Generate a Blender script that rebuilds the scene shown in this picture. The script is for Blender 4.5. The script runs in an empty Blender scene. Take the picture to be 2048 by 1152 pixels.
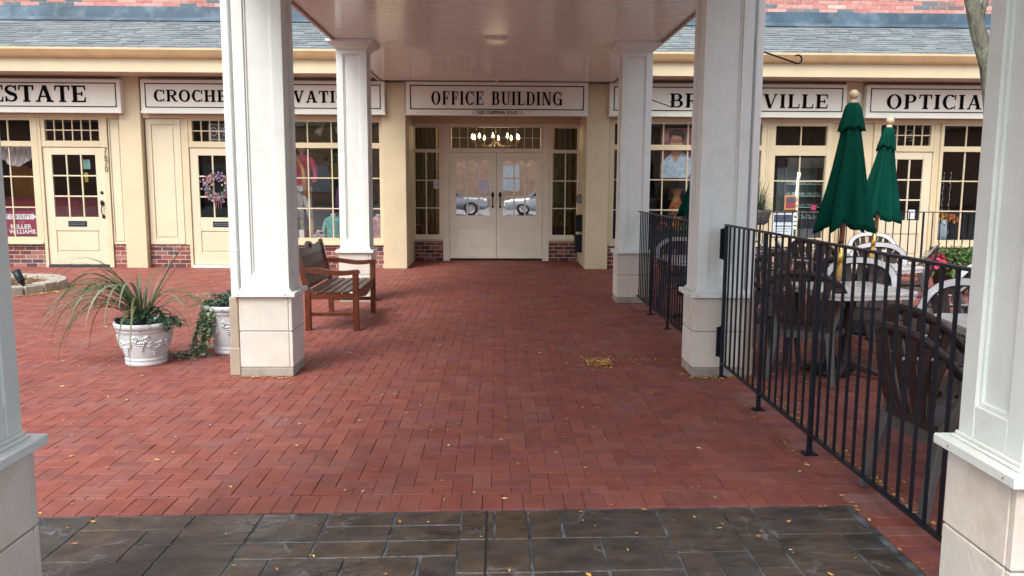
import bpy, bmesh, math, random
from mathutils import Vector, Matrix
random.seed(7)
R = math.radians
S = bpy.context.scene
COL = S.collection

# ------------------------------------------------------------------ camera
cam_d = bpy.data.cameras.new("camera"); cam = bpy.data.objects.new("camera", cam_d); COL.objects.link(cam)
cam_d.sensor_width = 36.0; cam_d.lens = 36.0 * 1620 / 2048; cam_d.clip_end = 500; cam_d.clip_start = 0.05
PITCH = math.atan(210 / 1620); YAW = R(1.13); ROLL = 0.005
F_ = Vector((math.sin(YAW) * math.cos(PITCH), math.cos(YAW) * math.cos(PITCH), -math.sin(PITCH)))
R_ = Vector((math.cos(YAW), -math.sin(YAW), 0)); U_ = R_.cross(F_)
R2 = R_ * math.cos(ROLL) + U_ * math.sin(ROLL); U2 = U_ * math.cos(ROLL) - R_ * math.sin(ROLL)
m = Matrix((R2, U2, -F_)).transposed().to_4x4(); m.translation = Vector((0, 0, 1.55))
cam.matrix_world = m
S.camera = cam
S.render.resolution_x = 1024; S.render.resolution_y = 576

# ------------------------------------------------------------------ world, sun, exposure
SUN_EL, SUN_AZ = R(50), R(208)       # azimuth clockwise from +Y: behind the camera, a little to the left
w = bpy.data.worlds.new("World"); S.world = w; w.use_nodes = True
nt = w.node_tree; bgn = nt.nodes["Background"]
sky = nt.nodes.new("ShaderNodeTexSky"); sky.sky_type = 'NISHITA'; sky.sun_disc = False
sky.sun_elevation = SUN_EL; sky.sun_rotation = SUN_AZ; sky.air_density = 1.0; sky.dust_density = 4.0; sky.ozone_density = 1.0
hsv = nt.nodes.new("ShaderNodeHueSaturation"); hsv.inputs["Saturation"].default_value = 0.48
nt.links.new(sky.outputs[0], hsv.inputs["Color"]); nt.links.new(hsv.outputs[0], bgn.inputs[0])
bgn.inputs[1].default_value = 0.15
sd = bpy.data.lights.new("sun", 'SUN'); sd.energy = 0.95; sd.angle = R(30); sd.color = (1.0, 0.97, 0.93)
so = bpy.data.objects.new("sun", sd); COL.objects.link(so)
sdir = Vector((math.sin(SUN_AZ) * math.cos(SUN_EL), math.cos(SUN_AZ) * math.cos(SUN_EL), math.sin(SUN_EL)))
so.rotation_euler = sdir.to_track_quat('Z', 'Y').to_euler(); so.location = (0, -5, 12)
S.view_settings.view_transform = 'Standard'; S.view_settings.look = 'None'
S.view_settings.exposure = 1.08; S.view_settings.gamma = 1.0

# ------------------------------------------------------------------ materials
MATS = {}
def srgb(r, g, b):
    f = lambda c: (c / 255 / 12.92) if c / 255 <= 0.04045 else ((c / 255 + 0.055) / 1.055) ** 2.4
    return (f(r), f(g), f(b))
def mat(name, col, rough=0.6, var=0.12, scale=6.0, bump=0.0, bscale=None, metallic=0.0, attr=None, stain=None,
        stain_amt=0.5, stain_scale=2.0, coat=0.0, emit=None, estr=0.0, spec=0.5, rvar=0.0, stretch=(1, 1, 1), trans=0.0):
    if name in MATS: return MATS[name]
    M = bpy.data.materials.new(name); M.use_nodes = True; n = M.node_tree.nodes; L = M.node_tree.links
    p = n["Principled BSDF"]
    p.inputs["Roughness"].default_value = rough; p.inputs["Metallic"].default_value = metallic
    p.inputs["Specular IOR Level"].default_value = spec
    if coat: p.inputs["Coat Weight"].default_value = coat; p.inputs["Coat Roughness"].default_value = 0.12
    tc = n.new("ShaderNodeTexCoord"); mp = n.new("ShaderNodeMapping"); mp.inputs["Scale"].default_value = stretch
    L.new(tc.outputs["Object"], mp.inputs[0])
    no = n.new("ShaderNodeTexNoise"); no.inputs["Scale"].default_value = scale; no.inputs["Detail"].default_value = 6
    L.new(mp.outputs[0], no.inputs["Vector"])
    mr = n.new("ShaderNodeMapRange"); mr.inputs[1].default_value = 0.3; mr.inputs[2].default_value = 0.7
    mr.inputs[3].default_value = 1 - var; mr.inputs[4].default_value = 1 + var
    L.new(no.outputs[0], mr.inputs[0])
    if attr:
        a = n.new("ShaderNodeAttribute"); a.attribute_name = attr; base = a.outputs["Color"]
    else:
        rgb = n.new("ShaderNodeRGB"); rgb.outputs[0].default_value = (*col, 1); base = rgb.outputs[0]
    mul = n.new("ShaderNodeVectorMath"); mul.operation = 'SCALE'
    L.new(base, mul.inputs[0]); L.new(mr.outputs[0], mul.inputs["Scale"]); out = mul.outputs[0]
    if stain:
        ns = n.new("ShaderNodeTexNoise"); ns.inputs["Scale"].default_value = stain_scale; ns.inputs["Detail"].default_value = 8
        ns.inputs["Roughness"].default_value = 0.65
        L.new(tc.outputs["Object"], ns.inputs["Vector"])
        ms = n.new("ShaderNodeMapRange"); ms.inputs[1].default_value = 0.5; ms.inputs[2].default_value = 0.72
        ms.inputs[3].default_value = 0; ms.inputs[4].default_value = stain_amt
        L.new(ns.outputs[0], ms.inputs[0])
        mx = n.new("ShaderNodeMix"); mx.data_type = 'RGBA'
        L.new(ms.outputs[0], mx.inputs[0]); L.new(out, mx.inputs[6]); mx.inputs[7].default_value = (*stain, 1)
        out = mx.outputs[2]
    L.new(out, p.inputs["Base Color"])
    if rvar:
        m2 = n.new("ShaderNodeMapRange"); m2.inputs[1].default_value = 0.35; m2.inputs[2].default_value = 0.65
        m2.inputs[3].default_value = max(0.02, rough - rvar); m2.inputs[4].default_value = min(1, rough + rvar)
        n3 = n.new("ShaderNodeTexNoise"); n3.inputs["Scale"].default_value = 2.3; n3.inputs["Detail"].default_value = 5
        L.new(tc.outputs["Object"], n3.inputs["Vector"]); L.new(n3.outputs[0], m2.inputs[0]); L.new(m2.outputs[0], p.inputs["Roughness"])
    if bump:
        nb = n.new("ShaderNodeTexNoise"); nb.inputs["Scale"].default_value = bscale or scale * 4; nb.inputs["Detail"].default_value = 5
        L.new(mp.outputs[0], nb.inputs["Vector"])
        b = n.new("ShaderNodeBump"); b.inputs["Strength"].default_value = 1.0; b.inputs["Distance"].default_value = bump
        L.new(nb.outputs[0], b.inputs["Height"]); L.new(b.outputs[0], p.inputs["Normal"])
    if emit:
        p.inputs["Emission Color"].default_value = (*emit, 1); p.inputs["Emission Strength"].default_value = estr
    if trans:
        p.inputs["Subsurface Weight"].default_value = 0
        tr = n.new("ShaderNodeBsdfTranslucent"); L.new(out, tr.inputs[0])
        ad = n.new("ShaderNodeMixShader"); ad.inputs[0].default_value = trans
        L.new(p.outputs[0], ad.inputs[1]); L.new(tr.outputs[0], ad.inputs[2]); L.new(ad.outputs[0], n["Material Output"].inputs[0])
    MATS[name] = M
    return M
def glass(name, refl=0.12, tint=(0.9, 0.95, 0.95), wave=0.0012, wscale=1.6):
    M = bpy.data.materials.new(name); M.use_nodes = True; n = M.node_tree.nodes; L = M.node_tree.links
    n.remove(n["Principled BSDF"]); o = n["Material Output"]
    t = n.new("ShaderNodeBsdfTransparent"); t.inputs[0].default_value = (*tint, 1)
    g = n.new("ShaderNodeBsdfGlossy"); g.inputs["Roughness"].default_value = 0.015; g.inputs[0].default_value = (1, 1, 1, 1)
    tc = n.new("ShaderNodeTexCoord"); no = n.new("ShaderNodeTexNoise"); no.inputs["Scale"].default_value = wscale; no.inputs["Detail"].default_value = 1
    L.new(tc.outputs["Object"], no.inputs["Vector"])
    b = n.new("ShaderNodeBump"); b.inputs["Distance"].default_value = wave; L.new(no.outputs[0], b.inputs["Height"]); L.new(b.outputs[0], g.inputs["Normal"])
    fr = n.new("ShaderNodeLayerWeight"); fr.inputs[0].default_value = 0.15
    mr = n.new("ShaderNodeMapRange"); mr.inputs[3].default_value = refl; mr.inputs[4].default_value = 0.95
    L.new(fr.outputs["Fresnel"], mr.inputs[0])
    mx = n.new("ShaderNodeMixShader"); L.new(mr.outputs[0], mx.inputs[0]); L.new(t.outputs[0], mx.inputs[1]); L.new(g.outputs[0], mx.inputs[2])
    L.new(mx.outputs[0], o.inputs[0]); MATS[name] = M
    return M

WHITE = mat('white_paint', (0.74, 0.79, 0.76), 0.45, 0.08, 3, 0.0014, 40, stain=(0.48, 0.50, 0.45), stain_amt=0.5, stain_scale=3)
CEIL = mat('ceiling_paint', (0.80, 0.83, 0.80), 0.15, 0.04, 2, 0.0002, 14, spec=0.5)
SIGNW = mat('sign_board_paint', (0.80, 0.82, 0.74), 0.5, 0.04, 3, spec=0.3, stain=(0.6, 0.58, 0.5), stain_amt=0.3, stain_scale=3)
CREAM = mat('cream_paint', (0.60, 0.52, 0.345), 0.6, 0.05, 2.5, 0.0008, 30, stain=(0.5, 0.4, 0.27), stain_amt=0.22, stain_scale=2.2)
CREAM2 = mat('cream_door_paint', (0.63, 0.57, 0.41), 0.4, 0.04, 2.5, 0.0005, 30)
DOORP = mat('office_door_paint', (0.82, 0.80, 0.68), 0.45, 0.03, 2.5, 0.0005, 30, stain=(0.6, 0.55, 0.45), stain_amt=0.25)  # whiter than the shop doors, and lightened to offset the dim recess
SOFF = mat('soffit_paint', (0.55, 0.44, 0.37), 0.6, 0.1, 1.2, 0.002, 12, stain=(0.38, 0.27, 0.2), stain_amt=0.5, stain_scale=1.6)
GUT = mat('gutter_paint', (0.66, 0.49, 0.27), 0.4, 0.1, 3)
STONE = mat('limestone', (0.66, 0.57, 0.50), 0.75, 0.1, 2.4, 0.0025, 45, attr='Col', stain=(0.52, 0.42, 0.31), stain_amt=0.6, stain_scale=3.4)
GROUT = mat('stone_grout', (0.34, 0.32, 0.27), 0.9, 0.2, 12)
BRICKP = mat('paver', (0.3, 0.09, 0.07), 0.72, 0.15, 9, 0.0022, 90, attr='Col', stain=(0.25, 0.13, 0.115), stain_amt=0.6, stain_scale=2.6, rvar=0.14, spec=0.35)
JOINT = mat('paver_joint', (0.055, 0.028, 0.024), 0.95, 0.3, 30)
BRICKW = mat('wall_brick', (0.4, 0.2, 0.15), 0.85, 0.2, 14, 0.003, 70, attr='Col')
MORTAR = mat('mortar', (0.60, 0.56, 0.52), 0.95, 0.15, 20, 0.003, 80)
SLATE = mat('stamped_concrete', (0.07, 0.06, 0.05), 0.42, 0.5, 6, 0.02, 7, attr='Col', stain=(0.10, 0.068, 0.04), stain_amt=0.8, stain_scale=5.0, rvar=0.15, stretch=(1, 1.7, 1))
def add_cracks(M, col, scale=2.2, width=0.012, amt=0.6):
    n = M.node_tree.nodes; L = M.node_tree.links; p = n["Principled BSDF"]; src = p.inputs["Base Color"].links[0].from_socket
    tc = n.new("ShaderNodeTexCoord"); no = n.new("ShaderNodeTexNoise"); no.inputs["Scale"].default_value = scale; no.inputs["Detail"].default_value = 7; no.inputs["Roughness"].default_value = 0.6; no.inputs["Distortion"].default_value = 0.6
    L.new(tc.outputs["Object"], no.inputs["Vector"])
    a = n.new("ShaderNodeMath"); a.operation = 'SUBTRACT'; L.new(no.outputs[0], a.inputs[0]); a.inputs[1].default_value = 0.5
    b = n.new("ShaderNodeMath"); b.operation = 'ABSOLUTE'; L.new(a.outputs[0], b.inputs[0])
    m1 = n.new("ShaderNodeMapRange"); m1.inputs[1].default_value = 0; m1.inputs[2].default_value = width; m1.inputs[3].default_value = 1; m1.inputs[4].default_value = 0; L.new(b.outputs[0], m1.inputs[0])
    n2 = n.new("ShaderNodeTexNoise"); n2.inputs["Scale"].default_value = 3.1; L.new(tc.outputs["Object"], n2.inputs["Vector"])
    m2 = n.new("ShaderNodeMapRange"); m2.inputs[1].default_value = 0.5; m2.inputs[2].default_value = 0.62; m2.inputs[3].default_value = 0; m2.inputs[4].default_value = amt; L.new(n2.outputs[0], m2.inputs[0])
    mm = n.new("ShaderNodeMath"); mm.operation = 'MULTIPLY'; L.new(m1.outputs[0], mm.inputs[0]); L.new(m2.outputs[0], mm.inputs[1])
    mx = n.new("ShaderNodeMix"); mx.data_type = 'RGBA'; L.new(mm.outputs[0], mx.inputs[0]); L.new(src, mx.inputs[6]); mx.inputs[7].default_value = (*col, 1)
    L.new(mx.outputs[2], p.inputs["Base Color"])
add_cracks(SLATE, (0.26, 0.28, 0.30))
SLATEJ = mat('stamped_joint', (0.085, 0.10, 0.11), 0.9, 0.9, 9, stain=(0.02, 0.02, 0.02), stain_amt=0.9, stain_scale=2.8)
ASPH = mat('asphalt', (0.16, 0.16, 0.17), 0.85, 0.2, 3, 0.004, 60)
SHING = mat('shingle', (0.2, 0.22, 0.22), 0.85, 0.2, 30, 0.003, 120, attr='Col')
FLASH = mat('flashing', (0.055, 0.10, 0.14), 0.35, 0.3, 2, stain=(0.35, 0.42, 0.48), stain_amt=0.35, stain_scale=3)
BLACK = mat('black_lettering', (0.006, 0.005, 0.005), 0.9, 0.1, spec=0.05)
IRON = mat('black_iron', (0.006, 0.011, 0.019), 0.45, 0.2, 8, 0.0006, 120, spec=0.35)
TEAK = mat('varnished_teak', (0.10, 0.023, 0.007), 0.36, 0.35, 3, 0.0008, 30, stretch=(5, 1, 5), coat=0.25)
TEAKD = mat('dark_teak', (0.062, 0.025, 0.015), 0.45, 0.35, 3, 0.0008, 30, stretch=(5, 1, 5), coat=0.08)  # darker, browner teak for the bench seat and back
POT = mat('white_pot', (0.60, 0.645, 0.67), 0.6, 0.08, 8, 0.003, 26, stain=(0.42, 0.42, 0.42), stain_amt=0.35, stain_scale=9)
SOIL = mat('soil', (0.03, 0.02, 0.014), 0.95, 0.4, 20, 0.02, 30)
LEAF = mat('leaf_green', (0.05, 0.13, 0.04), 0.4, 0.2, 10, attr='Col', trans=0.2)
RESIN = mat('brown_resin', (0.036, 0.026, 0.022), 0.42, 0.15, 8, 0.0005, 60, spec=0.45)
RESING = mat('grey_resin', (0.095, 0.092, 0.090), 0.5, 0.15, 8, 0.0005, 60, spec=0.4)  # lighter grey resin for chair legs and seat rims
SHEENF = mat('painted_sky_sheen', (0.40, 0.41, 0.43), 0.35, 0.05)  # pale colour imitating sky sheen on the brown chair hoops
TTOP = mat('table_top', (0.62, 0.61, 0.60), 0.18, 0.12, 9, stain=(0.42, 0.40, 0.39), stain_amt=0.7, stain_scale=14, coat=0.3)
GREENF = mat('green_canvas', (0.001, 0.052, 0.034), 0.9, 0.2, 4, 0.004, 25, spec=0.1, trans=0.12)
WOODP = mat('umbrella_wood', (0.33, 0.12, 0.04), 0.35, 0.2, 6, stretch=(1, 1, 0.2))
WOODL = mat('pale_wood', (0.62, 0.47, 0.29), 0.4, 0.1, 6)
BRASS = mat('brass', (0.75, 0.5, 0.15), 0.25, 0.1, metallic=1.0)
BRONZE = mat('dull_bronze', (0.12, 0.08, 0.04), 0.5, 0.1, metallic=0.6)
CHROME = mat('chrome', (0.7, 0.72, 0.75), 0.2, 0.05, metallic=1.0)
BARK = mat('bark', (0.13, 0.13, 0.10), 0.95, 0.55, 9, 0.05, 14, stain=(0.24, 0.31, 0.20), stain_amt=0.9, stain_scale=7, stretch=(1.6, 1.6, 0.3))
KERB = mat('kerb_block', (0.36, 0.33, 0.28), 0.9, 0.2, 10, 0.006, 50)
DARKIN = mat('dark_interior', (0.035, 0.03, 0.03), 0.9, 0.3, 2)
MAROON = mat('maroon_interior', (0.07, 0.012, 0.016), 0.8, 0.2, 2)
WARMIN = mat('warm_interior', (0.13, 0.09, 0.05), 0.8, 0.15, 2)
DRAPE = mat('gold_drape', (0.24, 0.18, 0.07), 0.8, 0.15, 3)
RUBB = mat('black_rubber', (0.015, 0.015, 0.016), 0.6, 0.2)
GLASSW = glass('window_glass', 0.055)
GLASSD = glass('door_glass', 0.8, (0.5, 0.55, 0.55), 0.0015, 2.0)
GLASSL = glass('lobby_glass', 0.04)

# ------------------------------------------------------------------ mesh helper
def vrot(v, az, el=0):
    return v
class MB:
    def __init__(s): s.v = []; s.f = []; s.c = []; s.cc = None; s.sm = []; s.smooth = False
    def add(s, vs, fs):
        o = len(s.v); s.v += [tuple(p) for p in vs]
        for f in fs: s.f.append(tuple(i + o for i in f)); s.c.append(s.cc); s.sm.append(s.smooth)
        return s
    def box(s, x0, x1, y0, y1, z0, z1):
        vs = [(x0, y0, z0), (x1, y0, z0), (x1, y1, z0), (x0, y1, z0), (x0, y0, z1), (x1, y0, z1), (x1, y1, z1), (x0, y1, z1)]
        return s.add(vs, [(0, 3, 2, 1), (4, 5, 6, 7), (0, 1, 5, 4), (1, 2, 6, 5), (2, 3, 7, 6), (3, 0, 4, 7)])
    def mbox(s, sx, sy, sz, M):
        vs = [M @ Vector((x, y, z)) for z in (-sz / 2, sz / 2) for x, y in ((-sx / 2, -sy / 2), (sx / 2, -sy / 2), (sx / 2, sy / 2), (-sx / 2, sy / 2))]
        return s.add(vs, [(0, 3, 2, 1), (4, 5, 6, 7), (0, 1, 5, 4), (1, 2, 6, 5), (2, 3, 7, 6), (3, 0, 4, 7)])
    def beam(s, a, b, w, h, side=None, w2=None, h2=None):
        a = Vector(a); b = Vector(b); d = (b - a).normalized()
        sd_ = Vector(side) if side else (d.cross(Vector((0, 0, 1))) if abs(d.z) < 0.95 else Vector((1, 0, 0)))
        sd_ = (sd_ - d * sd_.dot(d)).normalized(); up = sd_.cross(d)
        w2 = w if w2 is None else w2; h2 = h if h2 is None else h2
        vs = []
        for p, ww, hh in ((a, w, h), (b, w2, h2)):
            vs += [p - sd_ * ww / 2 - up * hh / 2, p + sd_ * ww / 2 - up * hh / 2, p + sd_ * ww / 2 + up * hh / 2, p - sd_ * ww / 2 + up * hh / 2]
        return s.add(vs, [(0, 3, 2, 1), (4, 5, 6, 7), (0, 1, 5, 4), (1, 2, 6, 5), (2, 3, 7, 6), (3, 0, 4, 7)])
    def tube(s, pts, rad, n=8, cap=True):
        pts = [Vector(p) for p in pts]; N = len(pts)
        if not hasattr(rad, '__len__'): rad = [rad] * N
        vs = []; fs = []; up = None
        for i, p in enumerate(pts):
            d = (pts[min(i + 1, N - 1)] - pts[max(i - 1, 0)]).normalized()
            if up is None: up = Vector((0, 0, 1)) if abs(d.z) < 0.9 else Vector((1, 0, 0))
            a = d.cross(up).normalized(); b = a.cross(d).normalized(); up = b
            for k in range(n):
                t = 2 * math.pi * k / n; vs.append(p + (a * math.cos(t) + b * math.sin(t)) * rad[i])
        for i in range(N - 1):
            for k in range(n):
                k2 = (k + 1) % n; fs.append((i * n + k, i * n + k2, (i + 1) * n + k2, (i + 1) * n + k))
        if cap: fs.append(tuple(range(n))[::-1]); fs.append(tuple((N - 1) * n + k for k in range(n)))
        o = s.smooth; s.smooth = True; s.add(vs, fs); s.smooth = o
        return s
    def lathe(s, prof, c, n=32, sx=1, sy=1, M=None):
        vs = []; fs = []; P = len(prof)
        for r, z in prof:
            for k in range(n):
                t = 2 * math.pi * k / n; v = Vector((r * math.cos(t) * sx, r * math.sin(t) * sy, z))
                if M: v = M @ v
                vs.append(v + Vector(c))
        for i in range(P - 1):
            for k in range(n):
                k2 = (k + 1) % n; fs.append((i * n + k, i * n + k2, (i + 1) * n + k2, (i + 1) * n + k))
        o = s.smooth; s.smooth = True; s.add(vs, fs); s.smooth = o
        return s
    def ball(s, c, r, n=10, sx=1, sy=1, sz=1):
        prof = [(max(r * math.sin(math.pi * i / n), 1e-5), -r * sz * math.cos(math.pi * i / n)) for i in range(n + 1)]
        return s.lathe(prof, c, n + 2, sx, sy)
    def prism(s, poly, d0, d1, plane='xz'):
        # poly: 2D points; extruded along the remaining axis from d0 to d1
        n = len(poly)
        if plane == 'xz': P = lambda a, b, d: (a, d, b)
        elif plane == 'yz': P = lambda a, b, d: (d, a, b)
        else: P = lambda a, b, d: (a, b, d)
        vs = [P(a, b, d0) for a, b in poly] + [P(a, b, d1) for a, b in poly]
        fs = [tuple(range(n)), tuple(range(2 * n - 1, n - 1, -1))] + [(i, i + n, (i + 1) % n + n, (i + 1) % n) for i in range(n)]
        return s.add(vs, fs)
    def ribbon(s, pts, wid, nrm=None, thick=0.0):
        """strip along pts, width wid (list), flat; wid vector perpendicular to path and nrm"""
        pts = [Vector(p) for p in pts]; N = len(pts); vs = []; fs = []
        for i, p in enumerate(pts):
            d = (pts[min(i + 1, N - 1)] - pts[max(i - 1, 0)]).normalized()
            a = d.cross(Vector(nrm)).normalized() if nrm else d.cross(Vector((0, 0, 1))).normalized()
            ww = wid[i] if hasattr(wid, '__len__') else wid
            vs += [p - a * ww / 2, p + a * ww / 2]
        for i in range(N - 1): fs.append((2 * i, 2 * i + 1, 2 * i + 3, 2 * i + 2))
        return s.add(vs, fs)
    def sweep(s, pts, w, t, nrm):
        """box section along pts: width w across (in plane), thickness t along nrm (per point or one)"""
        pts = [Vector(p) for p in pts]; N = len(pts); vs = []; fs = []
        for i, p in enumerate(pts):
            d = (pts[min(i + 1, N - 1)] - pts[max(i - 1, 0)]).normalized()
            nn = Vector(nrm[i] if isinstance(nrm, list) else nrm); a = d.cross(nn).normalized(); nn = a.cross(d).normalized()
            ww = w[i] if hasattr(w, '__len__') else w
            vs += [p - a * ww / 2 - nn * t / 2, p + a * ww / 2 - nn * t / 2, p + a * ww / 2 + nn * t / 2, p - a * ww / 2 + nn * t / 2]
        for i in range(N - 1):
            for k in range(4): fs.append((4 * i + k, 4 * i + (k + 1) % 4, 4 * i + 4 + (k + 1) % 4, 4 * i + 4 + k))
        fs += [(3, 2, 1, 0), tuple(4 * (N - 1) + k for k in range(4))]
        return s.add(vs, fs)
    def build(s, name, m, parent=None, bevel=0.0, seg=1, local=False, loc=None):
        me = bpy.data.meshes.new(name)
        org = Vector((0, 0, 0))
        if parent is not None and not local:
            t = parent
            while t.parent: t = t.parent
            org = Vector(t.location)
        if loc is not None: org = Vector(loc)
        me.from_pydata([(x - org.x, y - org.y, z - org.z) for x, y, z in s.v], [], s.f)
        if any(c is not None for c in s.c):
            a = me.attributes.new('Col', 'FLOAT_COLOR', 'FACE')
            for i, c in enumerate(s.c): a.data[i].color = (*(c or (0.5, 0.5, 0.5)), 1)
        me.polygons.foreach_set('use_smooth', s.sm)
        me.materials.append(m); me.update()
        bm = bmesh.new(); bm.from_mesh(me); bmesh.ops.recalc_face_normals(bm, faces=bm.faces) if getattr(s, 'fixn', False) else None
        bm.to_mesh(me); bm.free()
        o = bpy.data.objects.new(name, me); COL.objects.link(o)
        if parent is not None: o.parent = parent
        if loc is not None: o.location = loc
        if bevel:
            b = o.modifiers.new('bevel', 'BEVEL'); b.width = bevel; b.segments = seg; b.limit_method = 'ANGLE'; b.angle_limit = R(40)
            b.harden_normals = False
        return o
def tag(o, label=None, cat=None, group=None, kind=None):
    if label: o['label'] = label
    if cat: o['category'] = cat
    if group: o['group'] = group
    if kind: o['kind'] = kind
    return o
def thing(name, loc, label, cat, group=None):
    o = bpy.data.objects.new(name, None); COL.objects.link(o); o.location = loc; o.empty_display_size = 0.1
    return tag(o, label, cat, group)
def dup(root, loc, rz, label):
    r = root.copy(); COL.objects.link(r); r.location = loc; r.rotation_euler = (0, 0, rz); r['label'] = label
    for ch in list(root.children):
        c = ch.copy(); COL.objects.link(c); c.parent = r
        for g in list(ch.children):
            d = g.copy(); COL.objects.link(d); d.parent = c
    return r
def jit(c, a): k = 1 + random.uniform(-a, a); return tuple(max(0, x * k) for x in c)
def textmesh(txt, size, name, m, parent, loc, bold=0.0, rot=None, sx=1.0, ext=0.002, align='CENTER'):
    cu = bpy.data.curves.new('t', 'FONT'); cu.body = txt; cu.size = size; cu.extrude = ext; cu.offset = bold; cu.align_x = align; cu.align_y = 'CENTER'
    cu.resolution_u = 3
    o = bpy.data.objects.new('t', cu); COL.objects.link(o)
    dg = bpy.context.evaluated_depsgraph_get(); me = bpy.data.meshes.new_from_object(o.evaluated_get(dg))
    bpy.data.objects.remove(o); bpy.data.curves.remove(cu)
    Mx = Matrix.Translation(Vector(loc)) @ (rot or Matrix.Rotation(R(90), 4, 'X')) @ Matrix.Diagonal((sx, 1, 1, 1))
    t = parent
    while t and t.parent: t = t.parent
    if t: Mx = Matrix.Translation(-Vector(t.location)) @ Mx
    me.transform(Mx); me.name = name
    me.materials.clear(); me.materials.append(m)
    n = bpy.data.objects.new(name, me); COL.objects.link(n)
    if parent: n.parent = parent
    return n

# ------------------------------------------------------------------ the ground
g = MB(); g.box(-150, 150, -150, 150, -0.5, -0.02)
tag(g.build('ground', ASPH), kind='structure')
BED = (-7.28, 11.6, 1.0)
def edgeY(x): return 3.715 + 0.029 * x
# herringbone pavers, every paver modelled
PC = [(0.238, 0.071, 0.052), (0.228, 0.066, 0.049), (0.250, 0.076, 0.055), (0.222, 0.073, 0.062), (0.258, 0.085, 0.064), (0.205, 0.065, 0.053)]
pv = MB()
def paver(x0, x1, y0, y1):
    gp = random.choice((0.0004, 0.0006, 0.0008, 0.0012, 0.0020)); z = random.uniform(-0.0012, 0.0012)
    pv.cc = jit(random.choice(PC), 0.05)
    tx = random.uniform(-1, 1) * 0.008; ty = random.uniform(-1, 1) * 0.008; cx = (x0 + x1) / 2; cy = (y0 + y1) / 2
    x0 += gp; x1 -= gp; y0 += gp; y1 -= gp; e = 0.003
    Z = lambda x, y, d=0: z + tx * (x - cx) + ty * (y - cy) - d
    vs = [(x0, y0, -0.018), (x1, y0, -0.018), (x1, y1, -0.018), (x0, y1, -0.018)]
    vs += [(x, y, Z(x, y, 0.0025)) for x, y in ((x0, y0), (x1, y0), (x1, y1), (x0, y1))]
    vs += [(x, y, Z(x, y)) for x, y in ((x0 + e, y0 + e), (x1 - e, y0 + e), (x1 - e, y1 - e), (x0 + e, y1 - e))]
    fs = [(8, 9, 10, 11)]
    for a, b in ((0, 1), (1, 2), (2, 3), (3, 0)): fs += [(a, b, b + 4, a + 4), (a + 4, b + 4, b + 8, a + 8)]
    pv.add(vs, fs)
def ok(x, y):
    if (x - BED[0]) ** 2 + (y - BED[1]) ** 2 < 0.93 ** 2: return False
    if y > 14.9 and not (-1.75 < x < 1.75): return False
    return True
def lay(x0, x1, y0, y1):
    cx, cy = (x0 + x1) / 2, (y0 + y1) / 2
    if not ok(cx, cy): return
    if cx < 1.83 and y0 < edgeY(cx) + 0.201: y0 = edgeY(cx) + 0.201
    if y1 - y0 < 0.012: return
    if y0 < 12 and x1 > 1.735 and x0 < 1.94:
        if x0 < 1.735 - 0.012: paver(x0, 1.735, y0, y1)
        if x1 > 1.94 + 0.012: paver(1.94, x1, y0, y1)
        return
    paver(x0, x1, y0, y1)
Wb = 0.1; ox = -0.02
for i in range(-125, 110):
    for j in range(14, 165):
        k = (i - j) % 4; x = i * Wb + ox; y = j * Wb
        if x > 1.9 and y < 1.5: continue
        if k == 0: lay(x, x + 0.2, y, y + 0.1)
        if k == 3: lay(x, x + 0.1, y, y + 0.2)
x = -12.465
while x < 1.68:
    y = edgeY(x); paver(x, x + 0.1, y + 0.0, y + 0.2); x += 0.1
    
y = 1.2
while y < 12:
    paver(1.735, 1.94, y, y + 0.1); y += 0.1
    if random.random() < 0.45:
        k_ = random.uniform(0, 1); c_ = (0.215 + 0.03 * k_, 0.07 + 0.06 * k_, 0.055 + 0.06 * k_); pv.c[-9:] = [c_] * 9
tag(pv.build('brick_paving', BRICKP), kind='structure')
js = MB(); js.box(-12.6, 1.72, 3.60, 16.4, -0.02, -0.009); js.box(1.7201, 11.0, 1.0, 16.4, -0.02, -0.0085)
tag(js.build('paving_bed', JOINT), kind='structure')
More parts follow.
